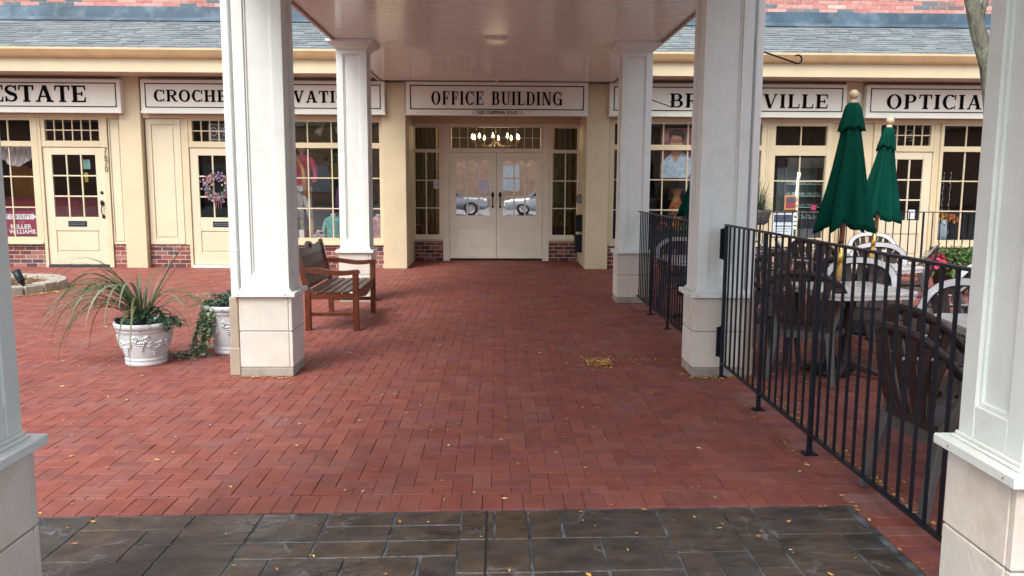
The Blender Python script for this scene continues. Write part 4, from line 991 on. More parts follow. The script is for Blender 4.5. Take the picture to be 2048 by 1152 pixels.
for k in range(110):
    iv.cc = jit(rr.choice(PI_ + [(0.3, 0.3, 0.05)]), 0.2); leaf(iv, (c2[0] - 0.42 + rr.gauss(0, 0.11), c2[1] - 0.28 + rr.gauss(0, 0.07), 0.012 + abs(rr.gauss(0, 0.025))), (rr.uniform(-1, 1), rr.uniform(-1, 1), rr.uniform(0, 0.8)), 0.03, 0.026, seg=2)
iv.build('trailing_ivy', LEAF, t)
# ------------------------------------------------------------------ kerbed bed at the left
kb = MB(); nb = 22
for k in range(nb):
    a0 = 2 * math.pi * k / nb + 0.012; a1 = 2 * math.pi * (k + 1) / nb - 0.012; r0, r1 = 0.80, 1.03; z1 = 0.125 + random.uniform(-0.006, 0.006)
    P = [(BED[0] + r * math.cos(a), BED[1] + r * math.sin(a)) for r, a in ((r0, a0), (r1, a0), (r1, a1), (r0, a1))]
    kb.prism(P, -0.01, z1, 'xy')
kb.fixn = True; tag(kb.build('planter_kerb', KERB, bevel=0.012, loc=(BED[0], BED[1], 0)), 'ring of grey kerb blocks round the mulch bed at far left', 'kerb')
mu = MB(); mu.lathe([(0.001, 0.13), (0.4, 0.11), (0.7, 0.09), (0.80, 0.08)], (BED[0], BED[1], 0), 40)
tag(mu.build('mulch', mat('mulch', (0.10, 0.055, 0.03), 0.95, 0.5, 25, 0.03, 40)), kind='structure')
sl_ = thing('spotlight', (-6.42, 11.1, 0.06), 'small black garden spotlight tilted up in the mulch bed', 'spotlight')
a = MB(); a.tube([(-6.42, 11.1, 0.06), (-6.455, 11.1, 0.14)], 0.014, 8); a.ball((-6.457, 11.1, 0.145), 0.024, 8); a.build('stake', IRON, sl_)
a = MB(); a.tube([(-6.46, 11.1, 0.15), (-6.50, 11.11, 0.22), (-6.555, 11.12, 0.33)], [0.028, 0.05, 0.054], 14); a.tube([(-6.483, 11.107, 0.19), (-6.488, 11.109, 0.20)], 0.056, 14); a.build('lamp_head', IRON, sl_)

# ------------------------------------------------------------------ fallen leaves
LC = [(0.55, 0.33, 0.06), (0.62, 0.42, 0.10), (0.50, 0.24, 0.05), (0.66, 0.52, 0.24), (0.42, 0.20, 0.06)]
fl_ = MB(); rr = random.Random(5)
def litter(x, y, s=1.0, z=0.004):
    fl_.cc = jit(rr.choice(LC), 0.2); a = rr.uniform(0, 6.28); L = rr.uniform(0.009, 0.028) * s; w_ = L * rr.uniform(0.35, 0.6)
    c, s_ = math.cos(a), math.sin(a); zz = z + rr.uniform(0, 0.003)
    P = lambda u, v, h_: (x + c * u - s_ * v, y + s_ * u + c * v, zz + h_)
    fl_.add([P(-L, 0, 0.002), P(0, -w_, rr.uniform(0.001, 0.006)), P(L, 0, rr.uniform(0.002, 0.008)), P(0, w_, rr.uniform(0.001, 0.006)), P(0, 0, 0)], [(0, 1, 4), (1, 2, 4), (2, 3, 4), (3, 0, 4)])
for k in range(900):
    x, y = rr.uniform(-5, 1.7), 1.9 + 12.6 * rr.random() ** 1.2; litter(x, y, 0.75)
for k in range(240): litter(rr.gauss(0.90, 0.07), rr.gauss(6.90, 0.11), 0.9, 0.004 + rr.uniform(0, 0.006))
for k in range(60): litter(rr.gauss(1.2, 0.15), rr.gauss(7.0, 0.08), 0.7)
for k in range(2300): litter(rr.uniform(2.0, 6.5), rr.uniform(6.5, 12.5), 1.0)
for k in range(160): litter(rr.uniform(1.9, 4.5), rr.uniform(2.5, 7), 0.8)
for k in range(900):
    a = rr.uniform(-2.4, 0.3); r = 1.04 + abs(rr.gauss(0, 0.07)); litter(BED[0] + r * math.cos(a), BED[1] + r * math.sin(a), 0.9)
for k in range(650):
    a = rr.uniform(0, 6.28); r = rr.random() ** 0.5 * 0.78; litter(BED[0] + r * math.cos(a), BED[1] + r * math.sin(a), 0.9, 0.105)
for k in range(130): litter(1.99 + abs(rr.gauss(0, 0.03)), rr.uniform(3, 6.3), 0.9)
for k in range(90): litter(rr.uniform(1.55, 2.05), 6.37 - abs(rr.gauss(0, 0.04)), 0.8)
for k in range(60): litter(rr.uniform(-2.1, -1.6), 6.37 - abs(rr.gauss(0, 0.03)), 0.7)
for k in range(50): litter(1.735 + rr.gauss(0, 0.01), rr.uniform(2.5, 6.3), 0.7)
tag(fl_.build('fallen_leaves', mat('dry_leaf', (0.5, 0.3, 0.06), 0.7, 0.2, attr='Col')), 'small yellow leaves scattered over the brick paving', 'leaves', kind='stuff')

# ------------------------------------------------------------------ cafe furniture
def make_chair(label):
    t = thing('patio_chair', (0, 0, 0), label, 'chair', 'brown plastic cafe chairs on the patio')
    # facing +y
    s_ = MB(); n = 8
    for i in range(n):
        for j in range(6):
            pass
    W0, W1 = 0.235, 0.205
    xs = [-1, -0.62, -0.2, 0.2, 0.62, 1]; ys = [-0.21, -0.1, 0.05, 0.18, 0.235, 0.25]
    vs = []; fs = []
    for iy, y in enumerate(ys):
        w_ = W1 + (W0 - W1) * (y + 0.21) / 0.46
        for u in xs:
            z = 0.425 - 0.018 * (1 - u * u) + (0.012 if iy < 1 else 0) - (0.03 if iy == 5 else 0.006 if iy == 4 else 0); vs.append((u * w_, y, z))
    for iy in range(5):
        for ix in range(5): a = iy * 6 + ix; fs.append((a, a + 1, a + 7, a + 6))
    m_ = len(vs); vs += [(x, y, z - 0.012) for x, y, z in vs]; fs += [tuple(m_ + i for i in f[::-1]) for f in fs]
    s_.smooth = True; s_.add(vs, fs); s_.smooth = False
    s_.build('seat', RESIN, t, local=True)
    s_ = MB(); s_.box(-0.205, 0.205, -0.225, -0.21, 0.350, 0.424); s_.box(-0.225, 0.225, 0.235, 0.25, 0.365, 0.392)
    for sx in (-1, 1): s_.beam((sx * 0.208, -0.21, 0.385), (sx * 0.238, 0.24, 0.375), 0.013, 0.05, (1, 0, 0))
    s_.build('seat_rim', RESING, t, local=True)
    # hoop from the arm fronts over the back
    def hoop(u):   # u in -1..1
        a = abs(u); sg = 1 if u >= 0 else -1
        if a > 0.62:      # arm
            f = (a - 0.62) / 0.38; return Vector((sg * (0.285 - 0.02 * f * f), -0.13 + 0.36 * f, 0.655 - 0.03 * f + 0.01 * math.sin(f * 3)))
        f = a / 0.62; th = f * math.pi / 2
        x = 0.285 * math.sin(th) ** 0.8; zz = 0.655 + 0.21 * math.cos(th) ** 0.75 if th < math.pi / 2 else 0.655
        y = -0.13 - 0.185 * math.cos(th) ** 0.65 if math.cos(th) > 1e-6 else -0.13
        return Vector((sg * x, y, zz))
    def hn(u):
        a = abs(u); sg = 1 if u >= 0 else -1; f = min(1, a / 0.62)
        b = Vector((0, 0.92, 0.35)); c = Vector((0, 0.1, 1.0)); m2 = max(0, (f - 0.55) / 0.45) ** 1.5; v = b * (1 - m2) + c * m2 + Vector((-sg * 0.35 * f * (1 - m2), 0, 0)); return v.normalized()
    N = 44; us = [-1 + 2 * i / N for i in range(N + 1)]
    r_ = MB(); r_.smooth = True; r_.sweep([hoop(u) for u in us], 0.064, 0.014, [hn(u) for u in us]); r_.smooth = False
    o = r_.build('hoop', RESIN, t, local=True)
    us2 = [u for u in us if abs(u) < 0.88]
    f_ = MB(); f_.sweep([hoop(u) + hn(u) * 0.0085 for u in us2], 0.050, 0.004, [hn(u) for u in us2]); f_.build('hoop_sheen', SHEENF, o, local=True)  # pale strip stands in for sky reflected on the hoop front
    b_ = MB()
    for k in range(7):
        q = (k - 3) / 3; u = q * 0.40; top = hoop(u) - hn(u) * 0.001 + Vector((0, 0, -0.012)); bot = Vector((q * 0.155, -0.222, 0.43)); mid = (top + bot) / 2 + Vector((0, -0.018, 0))
        b_.sweep([bot, (bot + mid) / 2 + Vector((0, -0.006, 0)), mid, (mid + top) / 2 + Vector((0, -0.006, 0)), top], [0.036, 0.041, 0.047, 0.054, 0.060], 0.008, (0, 1, 0.12))
    b_.box(-0.19, 0.19, -0.234, -0.212, 0.415, 0.452)
    b_.build('back_slats', RESIN, t, local=True)
    for sx in (-1, 1):
        l = MB(); l.beam((sx * 0.225, 0.235, 0.40), (sx * 0.245, 0.275, 0.002), 0.048, 0.05, (1, 0, 0), 0.034, 0.036); l.beam((sx * 0.262, 0.225, 0.625), (sx * 0.228, 0.235, 0.39), 0.03, 0.055, (1, 0, 0), 0.045, 0.05); l.build('leg', RESING, t, local=True, bevel=0.005)
        l = MB(); l.beam((sx * 0.20, -0.205, 0.41), (sx * 0.25, -0.30, 0.002), 0.066, 0.045, (1, 0, 0), 0.048, 0.034); l.beam((sx * 0.278, -0.13, 0.645), (sx * 0.205, -0.20, 0.40), 0.02, 0.06, (1, 0, 0), 0.04, 0.05); l.build('leg', RESING, t, local=True, bevel=0.005)
    return t
chairs = [
 # x, y, facing angle (deg, 0 = +x, 90 = +y), label
 (2.53, 6.40, 56, 'brown plastic chair with its back to the railing, pushed up to the nearest table'),
 (2.22, 3.78, 6, 'nearest brown chair behind the railing, its hoop cut by the right column'),
 (2.58, 4.42, 8, 'brown chair directly behind the nearest one, hoop rising above it'),
 (3.20, 7.02, 245, 'chair with hoop painted with pale sky sheen at the back side of the nearest table, facing the camera'),
 (3.42, 7.72, 62, 'brown chair behind the first umbrella pole with its back to the camera'),
 (5.15, 10.95, 250, 'farthest chair with hoop painted with pale sky sheen in front of the shop door'),
 (4.25, 8.95, 240, 'chair with hoop painted with pale sky sheen below the farthest hoop, at the second table'),
 (4.75, 9.25, 150, 'brown chair turned sideways to the right of the farthest pale hoop'),
 (3.72, 11.0, -35, 'far left chair beside the rear railing under the window notice'),
 (3.72, 9.75, -20, 'brown chair left of the second umbrella table, seen from its side'),
 (4.05, 10.0, 40, 'brown chair just behind the second umbrella table'),
 (2.32, 7.05, 10, 'brown chair half hidden by the middle right column'),
 (3.17, 5.42, 225, 'chair with hoop painted with pale sky sheen on the far side of the table at the right edge'),
 (4.22, 6.9, 215, 'chair with hoop painted with pale sky sheen cut by the right column under the pink flowers'),
 (3.50, 6.22, 160, 'brown chair between the nearest table and the pale hooped chairs at right'),
 (2.25, 9.75, 262, 'chair with hoop painted with pale sky sheen behind the farther railing, at the table beside the columns'),
 (2.68, 8.35, 120, 'brown chair half hidden behind the middle right column, at the table of the farther railing'),
]
ch0 = None
for x, y, a, lab in chairs:
    if ch0 is None: ch0 = make_chair(lab); ch0.location = (x, y, 0); ch0.rotation_euler = (0, 0, R(a - 90))
    else: dup(ch0, (x, y, 0), R(a - 90), lab)
def make_table(label):
    t = thing('patio_table', (0, 0, 0), label, 'table', 'square cafe tables on the patio')
    a = MB(); n = 6; hw = 0.38; r = 0.09; P = []
    for cx, cy, a0 in ((hw - r, hw - r, 0), (-hw + r, hw - r, 90), (-hw + r, -hw + r, 180), (hw - r, -hw + r, 270)):
        for i in range(n + 1): P.append((cx + r * math.cos(R(a0 + 90 * i / n)), cy + r * math.sin(R(a0 + 90 * i / n))))
    P = [(x, y) for x, y in P if not (x * x + y * y < 0.0004)]
    a.prism(P, 0.70, 0.728, 'xy'); a.fixn = True; a.build('tabletop', TTOP, t, local=True, bevel=0.006, seg=2)
    e = MB(); e.prism([(x * 0.985, y * 0.985) for x, y in P], 0.675, 0.699, 'xy'); e.fixn = True; e.build('edge_band', TTOP, t, local=True)
    b = MB(); b.lathe([(0.001, 0.04), (0.06, 0.04), (0.055, 0.12), (0.038, 0.2), (0.035, 0.5), (0.06, 0.64), (0.12, 0.675), (0.001, 0.675)], (0, 0, 0), 20); b.build('pedestal', RESIN, t, local=True)
    for k in range(4):
        a_ = k * math.pi / 2 + 0.785; c_, s_ = math.cos(a_), math.sin(a_)
        f = MB(); f.beam((0.04 * c_, 0.04 * s_, 0.10), (0.34 * c_, 0.34 * s_, 0.028), 0.055, 0.07, (-s_, c_, 0), 0.045, 0.03); f.box(0.32 * c_ - 0.03, 0.32 * c_ + 0.03, 0.32 * s_ - 0.03, 0.32 * s_ + 0.03, 0.0, 0.03); f.build('foot', RESIN, t, local=True, bevel=0.008)
    return t
tabs = [(2.86, 6.44, 8, 'pale square table with the nearest green umbrella, beside the railing'), (3.86, 8.25, 25, 'pale square table under the smaller green umbrella'),
        (4.55, 10.3, 15, 'farthest pale table in front of the rear railing'), (3.14, 4.72, -8, 'pale table cut by the right column'), (2.30, 9.02, 0, 'pale table behind the farther railing between the two right columns')]
t0 = None
for x, y, a, lab in tabs:
    if t0 is None: t0 = make_table(lab); t0.location = (x, y, 0); t0.rotation_euler = (0, 0, R(a))
    else: dup(t0, (x, y, 0), R(a), lab)
def umbrella(bx, by, tx, ty, ztop, label, rot=0.0, sc=1.0, seed=1):
    t = thing('patio_umbrella', (bx, by, 0), label, 'umbrella', 'closed green patio umbrellas')
    rr = random.Random(seed); b = Vector((bx, by, 0.0)); tp = Vector((tx, ty, ztop)); ax = (tp - b).normalized()
    pt = lambda z: b + (tp - b) * (z / ztop)
    p = MB(); p.tube([pt(0.03), pt(0.70)], 0.021, 10); p.tube([pt(1.10), pt(ztop - 0.12)], 0.021, 10); p.tube([pt(0.70), pt(0.74)], 0.02, 10); p.build('pole', WOODP, t)
    p = MB(); p.tube([pt(0.80), pt(1.10)], 0.0225, 10); p.build('brass_sleeve', BRASS, t)
    p = MB(); p.tube([pt(0.74), pt(0.80)], 0.0205, 10); p.build('pole_joint', WOODP, t)
    p = MB(); p.lathe([(0.15, 0.0), (0.16, 0.02), (0.15, 0.05), (0.06, 0.075), (0.04, 0.16), (0.03, 0.17)], (bx, by, 0), 24); p.build('base', IRON, t)
    p = MB(); q = pt(ztop - 0.045); p.ball(q, 0.047 * sc, 12); p.tube([pt(ztop - 0.115), pt(ztop - 0.10), pt(ztop - 0.085)], [0.038 * sc, 0.034 * sc, 0.026 * sc], 14); p.build('finial', WOODL, t)
    def cloth(z0, z1, r0, r1, folds, amp, name, hem=0.0, n=96, rows=16, ph=0.0, par=t, pw=1.0):
        m_ = MB(); vs = []; fs = []
        for i in range(rows + 1):
            f = i / rows; z = z0 + (z1 - z0) * f; c = pt(z)
            for k in range(n):
                a = 2 * math.pi * k / n; r = r0 + (r1 - r0) * f ** pw
                s_ = math.sin(folds * a + ph + 0.4 * math.sin(2 * a + seed)); fold = abs(s_) ** 0.7 * (1 if s_ > 0 else -1)
                r *= 1 + amp * (0.25 + 0.75 * f) * fold + 0.07 * f * math.sin(3 * a + seed * 2) + 0.025 * math.sin(11 * a + f * 5 + seed) + 0.03 * math.sin(2 * a + 7 * f + seed)
                dz = -hem * f ** 3 * (0.5 + 0.5 * math.sin(folds * a + ph + 1.0)) - 0.02 * f ** 3 * math.sin(2 * a + seed)
                vs.append((c.x + r * math.cos(a + rot) * 1.05, c.y + r * math.sin(a + rot) * 0.9, z + dz))
        for i in range(rows):
            for k in range(n): k2 = (k + 1) % n; fs.append((i * n + k, (i + 1) * n + k, (i + 1) * n + k2, i * n + k2))
        m_.smooth = True; m_.add(vs, fs); m_.smooth = False
        o = m_.build(name, GREENF, par); md = o.modifiers.new('thick', 'SOLIDIFY'); md.thickness = 0.004; md.offset = 0
        return o
    cn = cloth(ztop - 0.20, 1.26 * (1 if sc == 1 else 0.98), 0.042, 0.225 * sc, 7, 0.26, 'canopy', 0.06, pw=1.0)
    cloth(ztop - 0.112, ztop - 0.31, 0.035, 0.090 * (1 if seed == 2 else 0.93), 6, 0.12, 'vent_flap', 0.02, rows=8, par=cn, pw=0.6)
    return t
umbrella(2.765, 6.50, 2.815, 6.47, 2.30, 'larger green closed umbrella standing in the nearest table', 0.3, 0.80, 2)
umbrella(3.84, 8.32, 4.00, 8.30, 2.24, 'smaller green closed umbrella behind the larger one', 1.1, 0.84, 5)
umbrella(2.28, 9.00, 2.33, 9.0, 2.22, 'green closed umbrella mostly hidden by the middle right column', 0.0, 1.0, 8)

# ------------------------------------------------------------------ hooks on the right columns
for (x, y, z, L, dz, lab) in ((1.99, 6.60, 2.64, 0.40, -0.13, 'black iron plant hook sticking out of the middle right column'), (1.99, 10.66, 2.63, 0.26, -0.09, 'thin black plant hook on the far right column')):
    h_ = MB(); pts = [(x, y, z), (x + L * 0.5, y, z + dz * 0.5), (x + L, y, z + dz)]
    for k in range(9): a = R(-110 + 30 * k); pts.append((x + L + 0.012 + 0.032 * math.cos(a), y, z + dz + 0.030 + 0.034 * math.sin(a)))
    h_.tube(pts, 0.007, 6); h_.box(x - 0.003, x + 0.006, y - 0.02, y + 0.02, z - 0.05, z + 0.05)
    tag(h_.build('plant_hook', IRON, loc=(x, y, z)), lab, 'hook')

# ------------------------------------------------------------------ tree at right
tr = thing('tree', (5.45, 9.0, 0), 'leaning tree with mottled grey green bark rising past the eave at right', 'tree')
tk = MB()
tk.tube([(5.62, 9, -0.02), (5.56, 9, 0.4), (5.52, 9, 1.2), (5.50, 9, 1.9), (5.46, 9, 2.4), (5.38, 9, 2.85), (5.24, 9, 3.2), (5.13, 9, 3.55), (5.05, 9.0, 3.9), (5.03, 9.1, 4.4), (4.9, 9.2, 5.2), (4.8, 9.3, 6.2)], [0.15, 0.11, 0.09, 0.085, 0.088, 0.09, 0.08, 0.066, 0.066, 0.06, 0.05, 0.03], 18)
tk.tube([(5.25, 9, 3.3), (5.33, 9.05, 3.62), (5.55, 9.1, 4.1), (5.9, 9.2, 4.9), (6.2, 9.3, 5.8)], [0.03, 0.03, 0.03, 0.025, 0.015], 10)
tk.tube([(5.08, 9, 3.95), (4.7, 8.8, 4.6), (4.2, 8.5, 5.3)], [0.05, 0.04, 0.02], 8)
o = tk.build('trunk', BARK, tr)
cr = MB(); rr = random.Random(9)
clumps = [(rr.uniform(3.6, 6.9), rr.uniform(7.6, 10.6), rr.uniform(4.7, 6.9), rr.uniform(0.35, 0.7)) for _ in range(22)]
for cx, cy, cz, cr_ in clumps:
    for k in range(60):
        v = Vector((rr.gauss(0, 1), rr.gauss(0, 1), rr.gauss(0, 0.8))).normalized() * cr_ * rr.uniform(0.3, 1)
        cr.cc = jit(rr.choice([(0.09, 0.14, 0.03), (0.16, 0.19, 0.04), (0.35, 0.27, 0.05)]), 0.2)
        leaf(cr, (cx + v.x, cy + v.y, cz + v.z), (rr.uniform(-1, 1), rr.uniform(-1, 1), rr.uniform(-1, 0.3)), 0.09, 0.045, seg=1)
for k in range(14):
    cr.cc = (0.55, 0.5, 0.2); leaf(cr, (5.38 + rr.uniform(0, .12), 9, 3.56 + rr.uniform(-.03, .1)), (rr.uniform(-1, 1), -0.5, rr.uniform(-1, 1)), 0.05, 0.02, seg=1)
cr.build('crown', LEAF, tr)

# ------------------------------------------------------------------ plants and planters on the patio
def flowers(mb, c, rx, ry, rz, n, r, pal, rr):
    for i in range(n):
        a = rr.uniform(0, 6.28); e = rr.uniform(0, 1.5); p = Vector((c[0] + rx * math.cos(a) * math.cos(e), c[1] + ry * math.sin(a) * math.cos(e), c[2] + rz * math.sin(e)))
        mb.cc = jit(rr.choice(pal), 0.2)
        nrm = (p - Vector(c)).normalized()
        for k in range(6):
            b = 2 * math.pi * k / 6; d = nrm.orthogonal().normalized(); d = Matrix.Rotation(b, 3, nrm) @ d
            leaf(mb, p, d + nrm * 0.4, r, r * 0.8, up=nrm, bend=0.1, seg=1)
rr = random.Random(21)
PETAL = mat('petal', (0.8, 0.3, 0.05), 0.6, 0.1, attr='Col', trans=0.3)
t = thing('plant_stand', (3.72, 11.5, 0), 'grey wicker pot of feathery grass on a thin black stand beside the middle right column', 'plant stand')
a = MB(); a.lathe([(0.10, 0.98), (0.15, 1.01), (0.185, 1.16), (0.195, 1.19), (0.175, 1.19), (0.15, 1.12)], (3.72, 11.5, 0), 20); a.build('pot', mat('wicker', (0.13, 0.125, 0.12), 0.8, 0.4, 40, 0.01, 50), t)
a = MB()
for k in range(3):
    b = k * 2.09 + 0.5; a.tube([(3.72 + 0.17 * math.cos(b), 11.5 + 0.17 * math.sin(b), 1.1), (3.72 + 0.12 * math.cos(b), 11.5 + 0.12 * math.sin(b), 0.96), (3.72 + 0.10 * math.cos(b), 11.5 + 0.10 * math.sin(b), 0.5), (3.72 + 0.16 * math.cos(b), 11.5 + 0.16 * math.sin(b), 0.0)], 0.007, 6)
a.build('stand', IRON, t)
a = MB()
for k in range(190):
    a.cc = jit(rr.choice([(0.11, 0.15, 0.08), (0.05, 0.12, 0.06), (0.20, 0.22, 0.12), (0.03, 0.10, 0.06)]), 0.2)
    blade(a, (3.72 + rr.uniform(-.08, .08), 11.5 + rr.uniform(-.08, .08), 1.17), rr.uniform(0, 6.28), R(rr.uniform(15, 85)), rr.uniform(0.25, 0.55), 0.009, rr.uniform(1, 3.5), rr, 7)
a.build('grass_leaves', LEAF, t)
t = thing('planter_box', (2.95, 13.2, 0), 'black window box of orange and red flowers behind the rear railing below the poster', 'planter box')
a = MB(); a.box(2.45, 3.75, 13.1, 13.35, 0.50, 0.80); a.box(2.43, 3.77, 13.08, 13.37, 0.785, 0.80); a.build('box', RUBB, t, bevel=0.004)
a = MB()
for x in (2.52, 3.68): a.box(x - 0.02, x + 0.02, 13.12, 13.33, 0, 0.5)
a.build('leg', RUBB, t)
a = MB(); 
for k in range(7): bush(a, (2.55 + k * 0.18, 13.22, 0.78), 0.12, 0.12, 0.10, 45, 0.05, 0.03, PG, rr)
a.build('leaves', LEAF, t)
a = MB()
for k in range(7): flowers(a, (2.55 + k * 0.18, 13.2, 0.82), 0.10, 0.10, 0.10, 14, 0.028, [(0.75, 0.12, 0.03), (0.8, 0.25, 0.04), (0.6, 0.05, 0.03)], rr)
a.build('blossoms', PETAL, t)
t = thing('fern_pot', (2.62, 11.2, 0), 'small light green fern standing by the rear railing', 'potted plant')
a = MB(); a.lathe([(0.07, 0), (0.08, 0.01), (0.11, 0.2), (0.12, 0.86), (0.10, 0.86), (0.09, 0.8)], (2.62, 11.2, 0), 18); a.build('pot', RUBB, t)
a = MB(); bush(a, (2.62, 11.2, 0.86), 0.15, 0.15, 0.16, 160, 0.06, 0.02, [(0.16, 0.26, 0.06), (0.10, 0.2, 0.05)], rr); a.build('leaves', LEAF, t)
t = thing('flower_tub', (6.45, 11.3, 0), 'tub of feathery green leaves with bright pink flowers by the right brick base', 'flower tub')
a = MB(); a.lathe([(0.17, 0), (0.18, 0.01), (0.26, 0.34), (0.28, 0.37), (0.25, 0.37), (0.23, 0.3)], (6.45, 11.3, 0), 24); a.build('tub', mat('tub_dark', (0.05, 0.04, 0.035), 0.8), t)
a = MB()
for k in range(4): bush(a, (6.28 + 0.16 * k, 11.2, 0.34), 0.30, 0.25, 0.36, 330, 0.12, 0.026, [(0.10, 0.22, 0.06), (0.18, 0.30, 0.10), (0.07, 0.16, 0.05)], rr)
a.build('leaves', LEAF, t)
a = MB(); flowers(a, (6.10, 11.02, 0.42), 0.15, 0.1, 0.17, 34, 0.042, [(0.7, 0.02, 0.10), (0.8, 0.05, 0.18)], rr); a.build('blossoms', PETAL, t)
# black bins by the right jamb of the office entrance
for z0, z1, lab in ((0.64, 0.95, 'upper black wall mailbox on the right jamb of the office entrance'), (0.25, 0.57, 'lower black wall mailbox on the right jamb of the office entrance')):
    a = MB(); a.box(1.50, 1.624, 15.3, 15.62, z0, z1 - 0.02); a.prism([(1.485, z1 - 0.03), (1.624, z1 - 0.02), (1.624, z1 + 0.01), (1.485, z1 - 0.012)], 15.285, 15.635, 'xz'); a.fixn = True
    tag(a.build('mailbox', IRON, bevel=0.006, loc=(1.56, 15.46, z0)), lab, 'mailbox', 'black wall mailboxes')
a = MB(); a.box(1.55, 1.624, 15.5, 15.62, 1.17, 1.34); a.box(1.535, 1.549, 15.52, 15.60, 1.2, 1.31)
tag(a.build('keypad', mat('keypad_grey', (0.2, 0.2, 0.21), 0.4), bevel=0.005, loc=(1.58, 15.56, 1.25)), 'small grey entry keypad on the right jamb above the mailboxes', 'keypad')
a = MB(); a.box(6.33, 6.45, 14.55, 14.618, 3.00, 3.17); a.box(6.345, 6.435, 14.54, 14.549, 3.05, 3.155)
tag(a.build('wall_speaker', WHITE, bevel=0.006, loc=(6.39, 14.6, 3.1)), 'small white box on the pilaster between the two right signs', 'wall box')
# papers on glass
def paper(x0, x1, z0, z1, Y, m, label, name='notice', cat='notice'):
    a = MB(); a.box(x0, x1, Y - 0.002, Y, z0, z1); return tag(a.build(name, m, loc=((x0 + x1) / 2, Y, z0)), label, cat)
PAP = mat('paper', (0.62, 0.66, 0.78), 0.6, 0.03)
paper(-0.345, -0.16, 1.34, 1.62, 16.198, PAP, 'blank white paper taped inside the left office door')
t = thing('notice', (-1.19, 16.2, 1.43), 'tiny white sticker with a red emblem on the left sidelight', 'sticker')
a = MB(); a.box(-1.245, -1.145, 16.208, 16.211, 1.43, 1.58); a.build('sheet', PAP, t)
a = MB(); a.lathe([(0.018, -0.001), (0.026, -0.001), (0.026, 0.001), (0.018, 0.001), (0.018, -0.001)], (-1.195, 16.206, 1.505), 18, M=Matrix.Rotation(R(90), 3, 'X')); a.build('emblem', mat('emblem_red', (0.45, 0.08, 0.08), 0.6), t)
a = MB(); a.box(0.055, 0.085, 16.192, 16.199, 1.01, 1.04); tag(a.build('lock_plate', WHD, loc=(0.07, 16.19, 1.02)), 'tiny white lock plate under the right office door handle', 'lock')

# window notice and poster (right shops)
t = thing('notice', (5.26, 14.77, 0.60), 'white notice with dark picture and lines of text in the window left of the umbrellas', 'notice')
a = MB(); a.box(5.06, 5.45, 14.766, 14.769, 0.60, 1.03); a.build('sheet', mat('notice_paper', (0.55, 0.63, 0.72), 0.5), t)
a = MB(); a.box(5.08, 5.41, 14.762, 14.765, 0.865, 1.0); a.build('picture', mat('notice_picture', (0.05, 0.07, 0.10), 0.5, 0.5, 20), t)
a = MB()
for k, z in enumerate((0.80, 0.745, 0.70)): a.box(5.11 + 0.01 * k, 5.40 - 0.02 * k, 14.763, 14.7655, z - (0.016 if k == 0 else 0.007), z)
a.build('text_lines', BLACK, t)
t = thing('picture_card', (5.37, 14.77, 1.09), 'small orange and maroon framed picture in the window above the white notice', 'picture')
a = MB(); a.box(5.26, 5.48, 14.766, 14.769, 1.09, 1.355); a.build('card', mat('card_orange', (0.55, 0.25, 0.08), 0.5), t)
a = MB(); a.box(5.285, 5.455, 14.762, 14.765, 1.12, 1.22); a.build('maroon_band', mat('card_maroon', (0.25, 0.05, 0.07), 0.5), t)
a = MB(); a.box(5.285, 5.455, 14.761, 14.765, 1.222, 1.32); a.ball((5.37, 14.764, 1.27), 0.045, 8, 1.4, 0.05, 0.6); a.build('dark_image', mat('card_dark', (0.08, 0.07, 0.10), 0.5, 0.5, 30), t)
# poster portrait
t = thing('poster', (3.24, 14.80, 1.64), 'window poster of a dark haired man in glasses and a pale shirt', 'poster')
def flat(mb, pts, Y, th=0.0015): 
    ar = sum(pts[i][0] * pts[(i + 1) % len(pts)][1] - pts[(i + 1) % len(pts)][0] * pts[i][1] for i in range(len(pts)))
    if ar < 0: pts = pts[::-1]
    mb.prism(pts, Y - th, Y, 'xz')
def ell(cx, cz, rx, rz, n=24, a0=0, a1=360): return [(cx + rx * math.cos(R(a0 + (a1 - a0) * i / n)), cz + rz * math.sin(R(a0 + (a1 - a0) * i / n))) for i in range(n)]
PX0, PX1, PZ0, PZ1 = 2.975, 3.60, 1.645, 2.55
Yp = 14.83
a = MB(); flat(a, [(PX0, PZ0), (PX1, PZ0), (PX1, PZ1), (PX0, PZ1)], Yp); a.build('backdrop', mat('poster_bg', (0.22, 0.07, 0.09), 0.6, 0.35, 3, stain=(0.5, 0.35, 0.4), stain_amt=0.6, stain_scale=3), t)
a = MB(); flat(a, [(2.98, 1.66), (3.48, 1.66), (3.58, 1.85), (3.56, 1.98), (3.46, 2.06), (3.36, 2.12), (3.20, 2.12), (3.08, 2.02), (2.99, 1.92)], Yp - 0.003); a.build('shirt', mat('poster_shirt', (0.42, 0.50, 0.60), 0.6, 0.25, 14), t)
SK = mat('poster_skin', (0.48, 0.24, 0.16), 0.6, 0.15, 6)
a = MB(); flat(a, [(3.17, 2.10), (3.38, 2.13), (3.36, 2.25), (3.19, 2.25)], Yp - 0.006); flat(a, [(3.16, 2.11), (3.37, 2.12), (3.235, 1.93)], Yp - 0.0065); a.build('neck', SK, t)
a = MB(); flat(a, ell(3.255, 2.29, 0.105, 0.155), Yp - 0.009); flat(a, ell(3.365, 2.28, 0.018, 0.035, 10), Yp - 0.0085); a.build('face', SK, t)
a = MB(); flat(a, [(3.14, 2.33), (3.13, 2.40), (3.12, 2.45), (3.16, 2.50), (3.24, 2.53), (3.33, 2.52), (3.40, 2.47), (3.42, 2.40), (3.40, 2.32), (3.375, 2.25), (3.36, 2.36), (3.33, 2.405), (3.26, 2.41), (3.19, 2.425), (3.16, 2.39)], Yp - 0.012)
